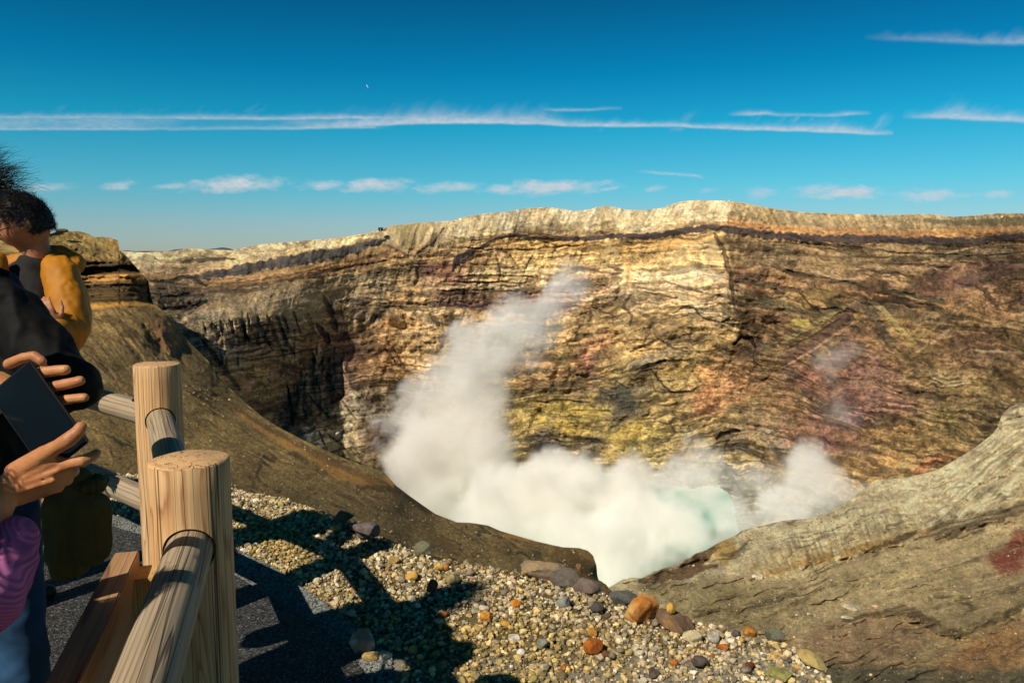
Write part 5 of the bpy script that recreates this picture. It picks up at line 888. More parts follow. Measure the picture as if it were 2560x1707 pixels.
def log_mesh(r, h, seg=56, rows=26, bev=.006, seed=0, taper=0.0, topring=True):
    V = []; F = []
    zs = list(np.linspace(0, h - bev, rows)); rs = [r] * rows
    zs += [h - bev * .35, h]; rs += [r - bev * .3, r - bev]
    for j, (z, rr) in enumerate(zip(zs, rs)):
        for i in range(seg):
            a = 2 * math.pi * i / seg
            w = 1 + .012 * float(fbm(math.cos(a) * 1.5 + seed, math.sin(a) * 1.5 + z * .8, seed, 3)) + .006 * float(fbm(a * 4, z * 2, seed + 1, 2))
            V.append((rr * w * math.cos(a) * (1 - taper * z), rr * w * math.sin(a) * (1 - taper * z), z + (.0015 * math.sin(a * 3 + seed) if j > rows else 0)))
    n = len(zs)
    for j in range(n - 1):
        for i in range(seg):
            k = (i + 1) % seg; F.append((j * seg + i, j * seg + k, (j + 1) * seg + k, (j + 1) * seg + i))
    bm = bmesh.new(); vs = [bm.verts.new(v) for v in V]
    for f in F: bm.faces.new([vs[q] for q in f])
    bm.faces.new([vs[(n - 1) * seg + i] for i in range(seg)]); bm.faces.new([vs[i] for i in reversed(range(seg))])
    bmesh.ops.recalc_face_normals(bm, faces=bm.faces); return bm
def bm_obj(name, bm, mat, parent=None, smooth=True, sharp=40):
    me = bpy.data.meshes.new(name); bm.to_mesh(me); bm.free(); me.materials.append(mat)
    me.polygons.foreach_set('use_smooth', np.full(len(me.polygons), smooth)); me.set_sharp_from_angle(angle=RAD(sharp))
    o = bpy.data.objects.new(name, me); COL.objects.link(o)
    if parent: o.parent = parent
    return o
POSTS = []
for px, py, Y in ((434, 1053, 1.84), (360, 835, 3.25)):
    p = at(px, py, Y); POSTS.append((p.x, p.y, p.z))
P_near, P_far = POSTS
RAIL_R = .052
d_l = Vector((-.755, .655, 0)); P_left = (P_far[0] + d_l.x * 1.75, P_far[1] + d_l.y * 1.75, P_far[2])
d_n = Vector((.27, -.963, 0)); P_back = (P_near[0] + d_n.x * 1.55, P_near[1] + d_n.y * 1.55, P_near[2])
d_b = Vector((.15, -.99, 0)); P_b2 = (P_back[0] + d_b.x * 1.9, P_back[1] + d_b.y * 1.9, P_near[2])
d_l2 = Vector((-.9, .43, 0)); P_l2 = (P_left[0] + d_l2.x * 1.75, P_left[1] + d_l2.y * 1.75, P_far[2])
fence = empty('log_fence', (P_far[0], P_far[1], 0), 'round timber post and rail fence of pale logs edging the asphalt above the crater', 'fence')
FP = [P_l2, P_left, P_far, P_near, P_back, P_b2]; RH = (.915, .53)
posts = []
for i, p in enumerate(FP):
    o = bm_obj('post', log_mesh(.092, p[2] + .3, seed=i * 3 + 1, taper=.004), M_post, fence)
    o.location = (p[0] - P_far[0], p[1] - P_far[1], -.3); o.rotation_euler = (0, 0, [0, 1, .4, 2.6, 4, 5][i]); posts.append(o)
def rail_between(a, b, h, j):
    A = Vector((a[0], a[1], h)); B = Vector((b[0], b[1], h)); d = (B - A).normalized(); A2 = A + d * .055; B2 = B - d * .055
    o = bm_obj('rail', log_mesh(RAIL_R, (B2 - A2).length, seg=40, rows=20, seed=20 + j, bev=.003), M_rail, fence)
    o.location = A2 - Vector((P_far[0], P_far[1], 0)); q = d.to_track_quat('Z', 'Y'); o.rotation_mode = 'QUATERNION'; o.rotation_quaternion = q
    return A, d
for j in range(len(FP) - 1):
    for h in RH:
        A, d = rail_between(FP[j], FP[j + 1], h, j * 2 + (h > .6))
# sockets cut into the posts for the rails
def cut(post, world_p, d):
    bm = bmesh.new(); bmesh.ops.create_cone(bm, cap_ends=True, segments=48, radius1=RAIL_R + .0055, radius2=RAIL_R + .0055, depth=.2)
    me = bpy.data.meshes.new('c'); bm.to_mesh(me); bm.free(); c = bpy.data.objects.new('c', me); COL.objects.link(c)
    c.rotation_mode = 'QUATERNION'; c.rotation_quaternion = d.to_track_quat('Z', 'Y'); c.location = world_p + d * (.1 + .045)
    bpy.context.view_layer.update()
    md = post.modifiers.new('b', 'BOOLEAN'); md.operation = 'DIFFERENCE'; md.object = c; md.solver = 'EXACT'
    dg = bpy.context.evaluated_depsgraph_get(); m2 = bpy.data.meshes.new_from_object(post.evaluated_get(dg)); post.modifiers.clear(); m2.name = 'post'; post.data = m2
    bpy.data.objects.remove(c)
for i in (2, 3):
    for h in RH:
        for k in (i - 1, i + 1):
            d = (Vector((FP[k][0], FP[k][1], 0)) - Vector((FP[i][0], FP[i][1], 0))).normalized(); cut(posts[i], Vector((FP[i][0], FP[i][1], h)), d)
# low plank rail with its square post
def box_bm(sx, sy, sz, bev=.003, cuts=0):
    bm = bmesh.new(); bmesh.ops.create_cube(bm, size=1); bmesh.ops.scale(bm, vec=(sx, sy, sz), verts=bm.verts)
    bmesh.ops.bevel(bm, geom=bm.edges[:], offset=bev, segments=2, affect='EDGES'); return bm
A1 = at(291, 1266, 1.80); d_pl = Vector((.283, -.959, 0)).normalized()
barrier = empty('plank_barrier', (A1.x, A1.y, 0), 'ridged reddish brown plank on edge bolted to a square post beside the near log post', 'barrier')
pl = bm_obj('plank', box_bm(.054, .21, 1.9), M_board, barrier); pl.rotation_mode = 'QUATERNION'
zax = d_pl; xax = Vector((-d_pl.y, d_pl.x, 0)); yax = zax.cross(xax)
pl.rotation_quaternion = Matrix((xax, yax, zax)).transposed().to_quaternion(); pl.location = d_pl * .95 + Vector((0, 0, A1.z - .105))
sq = bm_obj('square_post', box_bm(.088, .088, 1.16), M_block, barrier); sp_ = at(334, 1314, 1.765)
sq.location = (sp_.x - A1.x - .012, sp_.y - A1.y, sp_.z - .58); sq.rotation_euler = (0, 0, math.atan2(d_pl.y, d_pl.x) + RAD(90))
M_bolt, nt, b = mat_new('galvanised_bolt'); b.inputs['Metallic'].default_value = 1; b.inputs['Roughness'].default_value = .5; b.inputs['Base Color'].default_value = (.3, .3, .3, 1)
bmb = bmesh.new(); bmesh.ops.create_cone(bmb, cap_ends=True, segments=6, radius1=.011, radius2=.011, depth=.01)
bo = bm_obj('bolt', bmb, M_bolt, barrier); bo.rotation_mode = 'QUATERNION'; bo.rotation_quaternion = xax.to_track_quat('Z', 'Y'); bo.location = d_pl * .1 + xax * -.031 + Vector((0, 0, A1.z - .1))

# small things far off
def hut():
    p = at(873, 529.5, 463); t = empty('rim_shelter', p, 'tiny dark box shaped instrument shelter just under the far rim', 'shelter')
    m, nt, b = mat_new('tarred_panel'); b.inputs['Base Color'].default_value = (.012, .010, .009, 1); m2, nt, b2 = mat_new('pale_panel'); b2.inputs['Base Color'].default_value = (.5, .47, .4, 1)
    o = bm_obj('body', box_bm(2.4, 1.8, 1.5, .05), m, t); o.location = (.3, 0, .6); o = bm_obj('roof', box_bm(2.8, 2.2, .25, .05), m, t); o.location = (.4, 0, 1.5); o = bm_obj('door', box_bm(.45, .06, .7, .02), m2, t); o.location = (.35, -.94, .6)
hut()
def plane():
    p = at(844, 199.5, 6000); t = empty('aircraft', p, 'tiny white speck of a distant aircraft high in the blue sky', 'aircraft')
    m, nt, b = mat_new('aircraft_paint'); b.inputs['Base Color'].default_value = (.9, .9, .92, 1)
    bm = bmesh.new(); bmesh.ops.create_uvsphere(bm, u_segments=16, v_segments=10, radius=1); bmesh.ops.scale(bm, vec=(14, 2.4, 2.4), verts=bm.verts); o = bm_obj('fuselage', bm, m, t); o.rotation_euler = (0, RAD(60), 0)
    for s in (-1, 1):
        o = bm_obj('wing', box_bm(3.2, 11, .5, .1), m, t); o.location = (0, s * 6, 0); o.rotation_euler = (0, RAD(60), 0)
    o = bm_obj('tail_fin', box_bm(2.5, .4, 4, .1), m, t); o.rotation_euler = (0, RAD(60), 0); o.location = (-5, 0, 10.5)
plane()
# ------------------------------------------------------------------ people
def cap_part(p0, r0, p1, r1, flat=None):
    """tapered limb section; flat = (axis, factor) squashes it across an axis"""
    p0, p1 = Vector(p0), Vector(p1); d = p1 - p0; L = max(d.length, 1e-5); q = d.to_track_quat('Z', 'Y').to_matrix()
    V, F = ICO[3]; W = []
    for v in V:
        t = (v[2] + 1) / 2
        z = v[2] * r0 if v[2] < 0 else L + v[2] * r1; r = r0 if v[2] < 0 else r1
        W.append((v[0] * r, v[1] * r, z))
    W = np.array(W); up = V[:, 2] >= 0
    R = np.array(q); W = W @ R.T
    if flat is not None:
        ax = np.array(Vector(flat[0]).normalized()); W = W - np.outer(W @ ax, ax) * (1 - flat[1])
    return W + np.array(p0), F
def ell_part(c, rad, rot=None):
    V, F = ICO[3]; W = V * np.array(rad)[None]
    if rot is not None: W = W @ np.array(rot).T
    return W + np.array(c), F
def chain(pts, flat=None):
    return [cap_part(pts[i][0], pts[i][1], pts[i + 1][0], pts[i + 1][1], flat) for i in range(len(pts) - 1)]
def solid(name, parts, voxel, mat, parent=None, smooth=6, disp=None, fac=.5):
    V = []; F = []; o0 = 0
    for v, f in parts: V.append(v); F.append(np.asarray(f) + o0); o0 += len(v)
    o = new_mesh(name, np.concatenate(V), np.concatenate(F), None)
    md = o.modifiers.new('r', 'REMESH'); md.mode = 'VOXEL'; md.voxel_size = voxel; md.use_smooth_shade = True
    if smooth: m2 = o.modifiers.new('s', 'SMOOTH'); m2.iterations = smooth; m2.factor = fac
    dg = bpy.context.evaluated_depsgraph_get(); me = bpy.data.meshes.new_from_object(o.evaluated_get(dg)); old = o.data; o.modifiers.clear(); o.data = me; me.name = name; bpy.data.meshes.remove(old)
    n = len(me.vertices)
    if disp is not None and n:
        co = np.empty(n * 3, np.float32); me.vertices.foreach_get('co', co); co = co.reshape(-1, 3); no = np.empty(n * 3, np.float32); me.vertices.foreach_get('normal', no); no = no.reshape(-1, 3)
        co = co + no * disp(co, no)[:, None]; me.vertices.foreach_set('co', co.astype(np.float32).ravel()); me.update()
    me.polygons.foreach_set('use_smooth', np.full(len(me.polygons), True))
    me.materials.clear(); me.materials.append(mat)
    if parent: o.parent = parent; o.matrix_parent_inverse = Matrix.Translation(-parent.location)
    return o
def folds(sc=9.0, amp=.006, stretch=(1, 1, .45), seed=0):
    def f(co, no):
        x, y, z = co[:, 0] * sc * stretch[0], co[:, 1] * sc * stretch[1], co[:, 2] * sc * stretch[2]
        a = 1 - 2.2 * np.abs(fbm(x + y * .6, z + y * .5, seed, 3)); b = fbm(x * 2.6 - y, z * 2 + y * 2.2, seed + 9, 3)
        return amp * (a * .8 + b * .5)
    return f
def skin_mat(name, col, col2):
    m, nt, b = mat_new(name); b.inputs['Roughness'].default_value = .5; b.inputs['Specular IOR Level'].default_value = .4; b.inputs['Subsurface Weight'].default_value = .12; b.inputs['Subsurface Radius'].default_value = (.01, .004, .002); b.inputs['Subsurface Scale'].default_value = 1
    tc = N(nt, 'ShaderNodeTexCoord'); nz = N(nt, 'ShaderNodeTexNoise'); nz.inputs['Scale'].default_value = 28; nz.inputs['Detail'].default_value = 5; rp = N(nt, 'ShaderNodeValToRGB')
    rp.color_ramp.elements[0].position = .35; rp.color_ramp.elements[0].color = (*lin(col2), 1); rp.color_ramp.elements[1].position = .65; rp.color_ramp.elements[1].color = (*lin(col), 1)
    nt.links.new(tc.outputs['Object'], nz.inputs['Vector']); nt.links.new(nz.outputs[0], rp.inputs[0]); nt.links.new(rp.outputs[0], b.inputs['Base Color'])
    n2 = N(nt, 'ShaderNodeTexNoise'); n2.inputs['Scale'].default_value = 260; n2.inputs['Detail'].default_value = 4; bp = N(nt, 'ShaderNodeBump'); bp.inputs['Distance'].default_value = .0008; nt.links.new(tc.outputs['Object'], n2.inputs['Vector']); nt.links.new(n2.outputs[0], bp.inputs['Height']); nt.links.new(bp.outputs[0], b.inputs['Normal'])
    return m
def cloth_mat(name, col, rough=.85, weave=500, bump=.0008, var=.2, spec=.15, rib=None, mapd=None):
    m, nt, b = mat_new(name); b.inputs['Roughness'].default_value = rough; b.inputs['Specular IOR Level'].default_value = spec
    tc = N(nt, 'ShaderNodeTexCoord'); nz = N(nt, 'ShaderNodeTexNoise'); nz.inputs['Scale'].default_value = 14; nz.inputs['Detail'].default_value = 6
    mr = N(nt, 'ShaderNodeMapRange'); mr.inputs[1].default_value = .3; mr.inputs[2].default_value = .7; mr.inputs[3].default_value = 1 - var; mr.inputs[4].default_value = 1 + var; nt.links.new(tc.outputs['Object'], nz.inputs['Vector']); nt.links.new(nz.outputs[0], mr.inputs[0])
    mx = N(nt, 'ShaderNodeMix', data_type='RGBA', blend_type='MULTIPLY'); mx.inputs[0].default_value = 1; mx.inputs[6].default_value = (*lin(col), 1); nt.links.new(mr.outputs[0], mx.inputs[7]); nt.links.new(mx.outputs[2], b.inputs['Base Color'])
    bp = N(nt, 'ShaderNodeBump'); bp.inputs['Distance'].default_value = bump
    if rib:
        dt = N(nt, 'ShaderNodeVectorMath', operation='DOT_PRODUCT'); dt.inputs[1].default_value = rib; nt.links.new(tc.outputs['Object'], dt.inputs[0]); sn = N(nt, 'ShaderNodeMath', operation='SINE'); nt.links.new(dt.outputs['Value'], sn.inputs[0]); w = N(nt, 'ShaderNodeMath', operation='MULTIPLY_ADD'); w.inputs[1].default_value = .5; w.inputs[2].default_value = .5; nt.links.new(sn.outputs[0], w.inputs[0]); nt.links.new(w.outputs[0], bp.inputs['Height'])
        m2 = N(nt, 'ShaderNodeMapRange'); m2.inputs[3].default_value = .78; m2.inputs[4].default_value = 1.1; nt.links.new(w.outputs[0], m2.inputs[0]); m3 = N(nt, 'ShaderNodeMix', data_type='RGBA', blend_type='MULTIPLY'); m3.inputs[0].default_value = 1; nt.links.new(mx.outputs[2], m3.inputs[6]); nt.links.new(m2.outputs[0], m3.inputs[7]); nt.links.new(m3.outputs[2], b.inputs['Base Color'])
    else:
        n2 = N(nt, 'ShaderNodeTexNoise'); n2.inputs['Scale'].default_value = weave; nt.links.new(tc.outputs['Object'], n2.inputs['Vector']); nt.links.new(n2.outputs[0], bp.inputs['Height'])
    nt.links.new(bp.outputs[0], b.inputs['Normal']); return m
M_skin = skin_mat('skin', (196, 138, 86), (176, 112, 70)); M_skin2 = skin_mat('skin_b', (184, 124, 84), (166, 104, 70))
M_hair, nt, b = mat_new('black_hair'); b.inputs['Base Color'].default_value = (.010, .008, .007, 1); b.inputs['Roughness'].default_value = .42; b.inputs['Specular IOR Level'].default_value = .45
def head_part(c, M, s=1.0):
    """head with brow, eye sockets, nose, lips, chin and ears; face looks along local +Y"""
    V, F = ICO[4]; V = V.copy(); x, y, z = V[:, 0], V[:, 1], V[:, 2]
    W = np.stack([x * .076, y * .096, z * .116], -1)
    lowm = sstep(.05, -.9, z); W[:, 0] *= 1 - .30 * lowm; W[:, 1] += -.006 * lowm * (y < 0) ; W[:, 1] *= np.where(y < 0, 1 - .28 * lowm, 1 - .04 * lowm)
    g = lambda cx, cz, sx, sz: np.exp(-((x - cx) / sx) ** 2 - ((z - cz) / sz) ** 2) * (y > .2)
    W[:, 1] += .022 * g(0, -.16, .12, .14) + .014 * g(0, .0, .09, .16) + .005 * g(0, .20, .5, .07) - .012 * g(-.34, .04, .15, .10) - .012 * g(.34, .04, .15, .10) + .006 * g(-.34, .04, .09, .05) + .006 * g(.34, .04, .09, .05)
    W[:, 1] += .009 * g(0, -.40, .24, .05) + .008 * g(0, -.52, .20, .05) - .005 * g(0, -.46, .26, .025) - .004 * g(0, -.62, .2, .05) + .012 * g(0, -.80, .28, .16) + .004 * g(-.5, -.2, .2, .15) + .004 * g(.5, -.2, .2, .15)
    parts = [(W, F)]
    for sx in (-1, 1):
        E, EF = ICO[3]; E = E * np.array([.008, .018, .031]) + np.array([sx * .077, -.006, -.004]); E[:, 0] += sx * np.maximum(0, -(E[:, 1] + .006)) * .5; parts.append((E, EF))
    R = np.array(M); return [((v * s) @ R.T + np.array(c), f) for v, f in parts]
def strands(name, roots, dirs, length, curl, rad, parent, mat, sag=0.0, seed=0, wind=(0, 0, 0), nseg=7):
    r = np.random.default_rng(seed); n = len(roots); L = length * r.uniform(.6, 1.25, n); P = roots.copy(); D = dirs / np.linalg.norm(dirs, axis=1)[:, None]; pts = [P.copy()]
    ph = r.uniform(0, 6.28, (n, 3)); fr = r.uniform(.5, 1.3, n)
    for k in range(nseg):
        D = D + curl * np.stack([np.sin(ph[:, i] + fr * (k * 1.3 + i)) for i in range(3)], -1) + np.array(wind)[None] / nseg; D[:, 2] -= sag / nseg
        D /= np.linalg.norm(D, axis=1)[:, None]; P = P + D * (L / nseg)[:, None]; pts.append(P.copy())
    pts = np.array(pts); V = []; m = nseg + 1
    u = np.cross(D, [0, 0, 1.0]); u /= np.maximum(np.linalg.norm(u, axis=1), 1e-6)[:, None]; w = np.cross(D, u)
    for k in range(m):
        rr = rad * (1 - .85 * k / nseg)
        for a in (0, 2.09, 4.19): V.append(pts[k] + rr * (math.cos(a) * u + math.sin(a) * w))
    V = np.array(V).reshape(m, 3, n, 3).transpose(2, 0, 1, 3).reshape(-1, 3); F = []
    for k in range(m - 1):
        for a in range(3): b_ = (a + 1) % 3; F.append((k * 3 + a, k * 3 + b_, (k + 1) * 3 + b_, (k + 1) * 3 + a))
    F = (np.arange(n)[:, None, None] * (3 * m) + np.array(F)[None]).reshape(-1, 4)
    o = new_mesh(name, V, F, mat, smooth=True); o.parent = parent; o.matrix_parent_inverse = Matrix.Translation(-parent.location); return o
def scalp(c, M, n, s=1.0, seed=0, hairline=.25):
    r = np.random.default_rng(seed); D = r.normal(size=(n * 3, 3)); D /= np.linalg.norm(D, axis=1)[:, None]
    ok = (D[:, 2] > hairline * (D[:, 1] > .1) + (.42 - .0) * (D[:, 1] > .55) - .38 * (D[:, 1] < -.1) - .05) ; D = D[ok][:n]
    W = D * np.array([.078, .098, .117]) * s; R = np.array(M); return W @ R.T + np.array(c), D @ R.T
def hair_cap(c, M, s=1.0, th=.008, front=.42):
    V, F = ICO[4]; keep = V[:, 2] > np.where(V[:, 1] > .3, front, np.where(V[:, 1] > 0, .12, -.42)); W = V * np.array([.078 + th, .098 + th, .117 + th]) * s
    W[~keep] = V[~keep] * np.array([.06, .08, .10]) * s
    W *= (1 + .025 * fbm(V[:, 0] * 9 + V[:, 2] * 5, V[:, 1] * 9 - V[:, 2] * 4, 5, 3))[:, None]
    return (W @ np.array(M).T + np.array(c), F)
def hand_parts(w, d, nrm, side, s=1.0, curl=.5):
    """relaxed hand: w wrist, d direction of the fingers, nrm back of the hand, side = +1/-1 where the thumb is"""
    d = Vector(d).normalized(); nrm = Vector(nrm); nrm = (nrm - d * nrm.dot(d)).normalized(); t = d.cross(nrm) * side; w = Vector(w); P = []
    P.append(cap_part(w, .024 * s, w + d * .045 * s, .028 * s, (nrm, .62))); P.append(cap_part(w + d * .03 * s + t * .018 * s, .02 * s, w + d * .078 * s + t * .026 * s, .013 * s, (nrm, .8))); P.append(cap_part(w + d * .03 * s - t * .012 * s, .02 * s, w + d * .074 * s - t * .026 * s, .013 * s, (nrm, .8))); P.append(cap_part(w + d * .03 * s, .022 * s, w + d * .08 * s, .018 * s, (nrm, .7)))
    for off, L, r0 in ((.030, .070, .0088), (.010, .080, .0090), (-.010, .074, .0086), (-.029, .058, .0076)):
        b0 = w + d * .078 * s + t * off * s; dd = d.copy(); pts = [(b0, r0 * 1.1 * s)]; p = b0
        for k, fr in enumerate((.42, .32, .26)):
            dd = (dd - nrm * curl * (.45 + .25 * k)).normalized(); p = p + dd * L * fr * s; pts.append((p, r0 * (1 - .1 * (k + 1)) * s))
        P += chain(pts)
    b0 = w + d * .022 * s + t * .024 * s; p1 = b0 + (d * .6 + t * .75 - nrm * .25).normalized() * .038 * s; p2 = p1 + (d * .85 + t * .4 - nrm * .35).normalized() * .030 * s; p3 = p2 + (d * .9 + t * .1 - nrm * .4).normalized() * .024 * s
    P += chain([(b0, .014 * s), (p1, .011 * s), (p2, .0098 * s), (p3, .0082 * s)]); return P
def legs(root, x, y, hipz, yaw, mat_tr, name='trousers', spread=.10, r=1.0, shoes=(30, 28, 26)):
    c, s_ = math.cos(yaw), math.sin(yaw); rt = Vector((c, s_, 0)); fw = Vector((-s_, c, 0)); H = Vector((x, y, hipz)); P = [ell_part(H + Vector((0, 0, .02)), (.165 * r, .12 * r, .13), Matrix.Rotation(yaw, 3, 'Z'))]; feet = []
    body = []
    for k in (-1, 1):
        hp = H + rt * .085 * k; kn = Vector((x, y, .50)) + rt * (spread * k) + fw * .02; an = Vector((x, y, .10)) + rt * (spread * 1.05 * k) - fw * .01
        P += chain([(hp, .088 * r), (kn, .066 * r), (an, .058 * r)]); body += chain([(hp, .07), (kn, .05), (an, .038)]); body.append(cap_part(an - Vector((0, 0, .05)), .035, an + fw * .12 - Vector((0, 0, .065)), .026))
        feet.append((an, fw))
    o = solid(name, P, .009, mat_tr, root, 5, folds(9, .005, (1, 1, 1.3), 4))
    m, nt, b = mat_new('shoe_leather'); b.inputs['Base Color'].default_value = (*lin(shoes), 1); b.inputs['Roughness'].default_value = .5
    for an, fw in feet:
        solid('shoe', [cap_part(an - Vector((0, 0, .045)), .046, an + fw * .13 - Vector((0, 0, .058)), .036), cap_part(an - Vector((0, 0, .06)) - fw * .03, .036, an - Vector((0, 0, .02)), .044)], .007, m, root, 4)
    return body

# --- man in the mustard jacket, behind, looking down to the left
def person_mustard():
    hc = at(56, 512, 3.34); nk = at(84, 580, 3.38); ch = at(78, 652, 3.40); ch2 = at(70, 760, 3.42)
    root = empty('person', (ch.x, ch.y, 0), 'man in a mustard yellow jacket and dark shirt looking down, behind the black jacket', 'person')
    M = (Matrix.Rotation(RAD(118), 3, 'Z') @ Matrix.Rotation(RAD(-24), 3, 'X') @ Matrix.Rotation(RAD(-6), 3, 'Y'))
    H = list(head_part(hc, M, 1.05)); sh = at(142, 626, 3.34); el = at(168, 756, 3.24); wr = at(126, 750, 3.12); hd = at(104, 712, 3.10)
    shf = at(-30, 640, 3.44); pel = Vector((ch.x - .24, 3.44, .95))
    bodyP = H + [cap_part(hc + Vector((.012, .02, -.05)), .058, nk, .056), cap_part(nk, .058, ch + Vector((0, 0, .03)), .08), ell_part(ch + Vector((0, 0, -.14)), (.16, .10, .2), Matrix.Rotation(RAD(-20), 3, 'Z')), cap_part(ch2, .13, pel, .13)]
    bodyP += chain([(sh, .055), (el, .042), (wr, .03)]) + hand_parts(wr, hd - wr, (.2, -1, .2), 1, .85, .9)
    elf = Vector((shf.x - .1, 3.3, 1.12)); wrf = Vector((shf.x + .05, 3.08, 1.12)); bodyP += chain([(shf, .055), (elf, .042), (wrf, .03)]) + hand_parts(wrf, (.5, -.6, .1), (0, 0, 1), 1, 1.0, .5)
    M_must = cloth_mat('mustard_nylon', (176, 112, 12), .6, 700, .0006, .12, .3)
    bl = legs(root, pel.x, pel.y, .95, RAD(-20), cloth_mat('dark_trousers', (34, 34, 36)))
    solid('body', bodyP + bl, .0055, M_skin2, root, 4)
    shirt = solid('shirt', [ell_part(ch + Vector((-.02, -.03, -.10)), (.15, .115, .2), Matrix.Rotation(RAD(-20), 3, 'Z')), cap_part(nk + Vector((-.01, -.005, -.055)), .066, ch + Vector((-.01, -.03, -.05)), .1), cap_part(ch2, .14, pel, .13)], .008, cloth_mat('dark_tee', (44, 42, 40)), root, 6, folds(10, .004, (1, 1, .6), 3))
    JP = [ell_part(ch + Vector((.06, .03, -.12)), (.16, .125, .22), Matrix.Rotation(RAD(-20), 3, 'Z')), cap_part(ch2 + Vector((.03, .02, 0)), .155, pel + Vector((.02, 0, .05)), .15), cap_part(nk + Vector((.03, .06, -.04)), .06, sh + Vector((-.02, .02, .012)), .062), cap_part(nk + Vector((-.08, .04, -.05)), .05, shf + Vector((0, 0, .02)), .06)]
    JP += chain([(sh + Vector((-.01, .01, -.01)), .073), ((sh + el) / 2 + Vector((.0, 0, 0)), .070), (el, .062), ((el + wr) / 2, .056), (wr + (wr - hd) * .15, .042)]) + chain([(shf, .075), (elf, .064), (wrf, .045)])
    JP += [cap_part(at(-6, 600, 3.26), .034, at(-2, 640, 3.24), .038)]
    solid('jacket', JP, .006, M_must, root, 4, folds(11, .008, (1, 1, .6), 17))
    solid('hood', [cap_part(nk + Vector((.05, .075, -.02)), .05, nk + Vector((.13, .04, -.05)), .045), cap_part(nk + Vector((.05, .075, -.02)), .05, nk + Vector((-.04, .09, -.02)), .045)], .006, M_must, root, 4, folds(22, .006, (1, 1, 1), 8))
    solid('hair_cap', [hair_cap(hc, M, 1.05, .006)], .004, M_hair, root, 2)
    R, D = scalp(hc, M, 5200, 1.06, 3); t = np.array(M) @ np.array([0, .8, .1]); strands('hair', R, D * .62 + t * .75, .032, .38, .0011, root, M_hair, .5, 3, nseg=4)
    # glasses
    mg, nt, b = mat_new('glasses_frame'); b.inputs['Base Color'].default_value = (.01, .01, .01, 1); b.inputs['Roughness'].default_value = .25
    bm = bmesh.new()
    for sx in (-1, 1):
        ring = [Vector((sx * .032 + .024 * math.cos(a), .098, .006 + .018 * math.sin(a))) for a in np.linspace(0, 2 * math.pi, 21)[:-1]]
        for i in range(20):
            a_, b_ = ring[i], ring[(i + 1) % 20]; bmesh.ops.create_cone(bm, segments=6, radius1=.0016, radius2=.0016, depth=(b_ - a_).length * 1.2, matrix=Matrix.Translation((a_ + b_) / 2) @ (b_ - a_).to_track_quat('Z', 'Y').to_matrix().to_4x4())
        a_, b_ = Vector((sx * .056, .096, .01)), Vector((sx * .079, 0, .008)); bmesh.ops.create_cone(bm, segments=6, radius1=.0018, radius2=.0018, depth=(b_ - a_).length, matrix=Matrix.Translation((a_ + b_) / 2) @ (b_ - a_).to_track_quat('Z', 'Y').to_matrix().to_4x4())
    bmesh.ops.transform(bm, matrix=Matrix.Translation(hc) @ M.to_4x4(), verts=bm.verts); o = bm_obj('glasses', bm, mg, root); o.matrix_parent_inverse = Matrix.Translation(-root.location)
person_mustard()

# --- person in the black jacket and jeans, nearer, back to us
def person_black():
    Y = 2.10; x = -1.475
    root = empty('person', (x, Y, 0), 'person in a dark nylon jacket and blue jeans with tousled black hair', 'person')
    hc = Vector((x + .04, Y - .02, 1.70)); M = Matrix.Rotation(RAD(-35), 3, 'Z') @ Matrix.Rotation(RAD(-12), 3, 'X'); nk = Vector((x + .02, Y + .01, 1.56)); ch = Vector((x, Y, 1.34))
    shr = at(16, 722, 2.06); elr = at(180, 893, 2.0); wrr = at(60, 940, 2.02); shl = Vector((x - .20, Y + .03, 1.47)); ell_ = Vector((x - .30, Y + .05, 1.18)); wrl = Vector((x - .12, Y + .24, 1.10)); pel = Vector((x, Y, .98))
    B = list(head_part(hc, M, .97)) + [cap_part(hc + Vector((-.01, -.01, -.05)), .058, nk, .055), ell_part(ch, (.17, .10, .2)), cap_part(ch, .13, pel, .13)] + chain([(nk, .06), (shr, .055), (elr, .042), (wrr, .03)]) + chain([(nk, .06), (shl, .055), (ell_, .042), (wrl, .03)]) + hand_parts(wrr, Vector((-.9, .3, .25)), (0, 0, 1), 1, 1, .6) + hand_parts(wrl, Vector((.7, .5, .2)), (0, 0, 1), 1, 1, .6)
    M_jean = cloth_mat('blue_denim', (44, 72, 100), .9, 900, .0006, .3, .1)
    bl = legs(root, x, Y + .01, .96, RAD(-5), M_jean, 'jeans', .10, 1.02)
    solid('body', B + bl, .006, M_skin2, root, 4)
    M_blk = cloth_mat('dark_nylon', (17, 16, 15), .7, 800, .0005, .2, .15)
    J = [ell_part(ch + Vector((0, 0, .0)), (.225, .145, .26)), cap_part(ch + Vector((0, 0, -.1)), .17, pel + Vector((0, 0, .10)), .165), cap_part(nk + Vector((0, 0, -.05)), .075, shr + Vector((-.02, 0, .01)), .080), cap_part(nk + Vector((0, 0, -.05)), .075, shl, .08), cap_part(shr, .082, ch + Vector((.08, 0, -.02)), .13)]
    mid = (shr + elr) / 2; J += chain([(shr, .084), (mid + Vector((-.012, 0, 0)), .078), (elr + Vector((-.02, 0, .02)), .066), (elr + Vector((.0, 0, -.002)), .046)]) + chain([(elr, .048), ((elr + wrr) / 2, .055), (wrr, .045)]) + chain([(shl, .085), (ell_, .075), (wrl, .05)]) + [cap_part(mid + Vector((-.08, .02, -.06)), .09, elr + Vector((-.10, .02, -.0)), .07)]
    solid('jacket', J, .007, M_blk, root, 5, folds(10, .012, (1, 1, .5), 23))
    bm = None
    solid('hair_cap', [hair_cap(hc, M, 1.0, .022, .3)], .005, M_hair, root, 3)
    R, D = scalp(hc, M, 1600, 1.10, 5, .2); strands('hair', R, D * .35 + np.array([.7, 0, .3]), .11, .34, .0010, root, M_hair, .5, 6, wind=(.9, -.1, .25), nseg=9)
person_black()

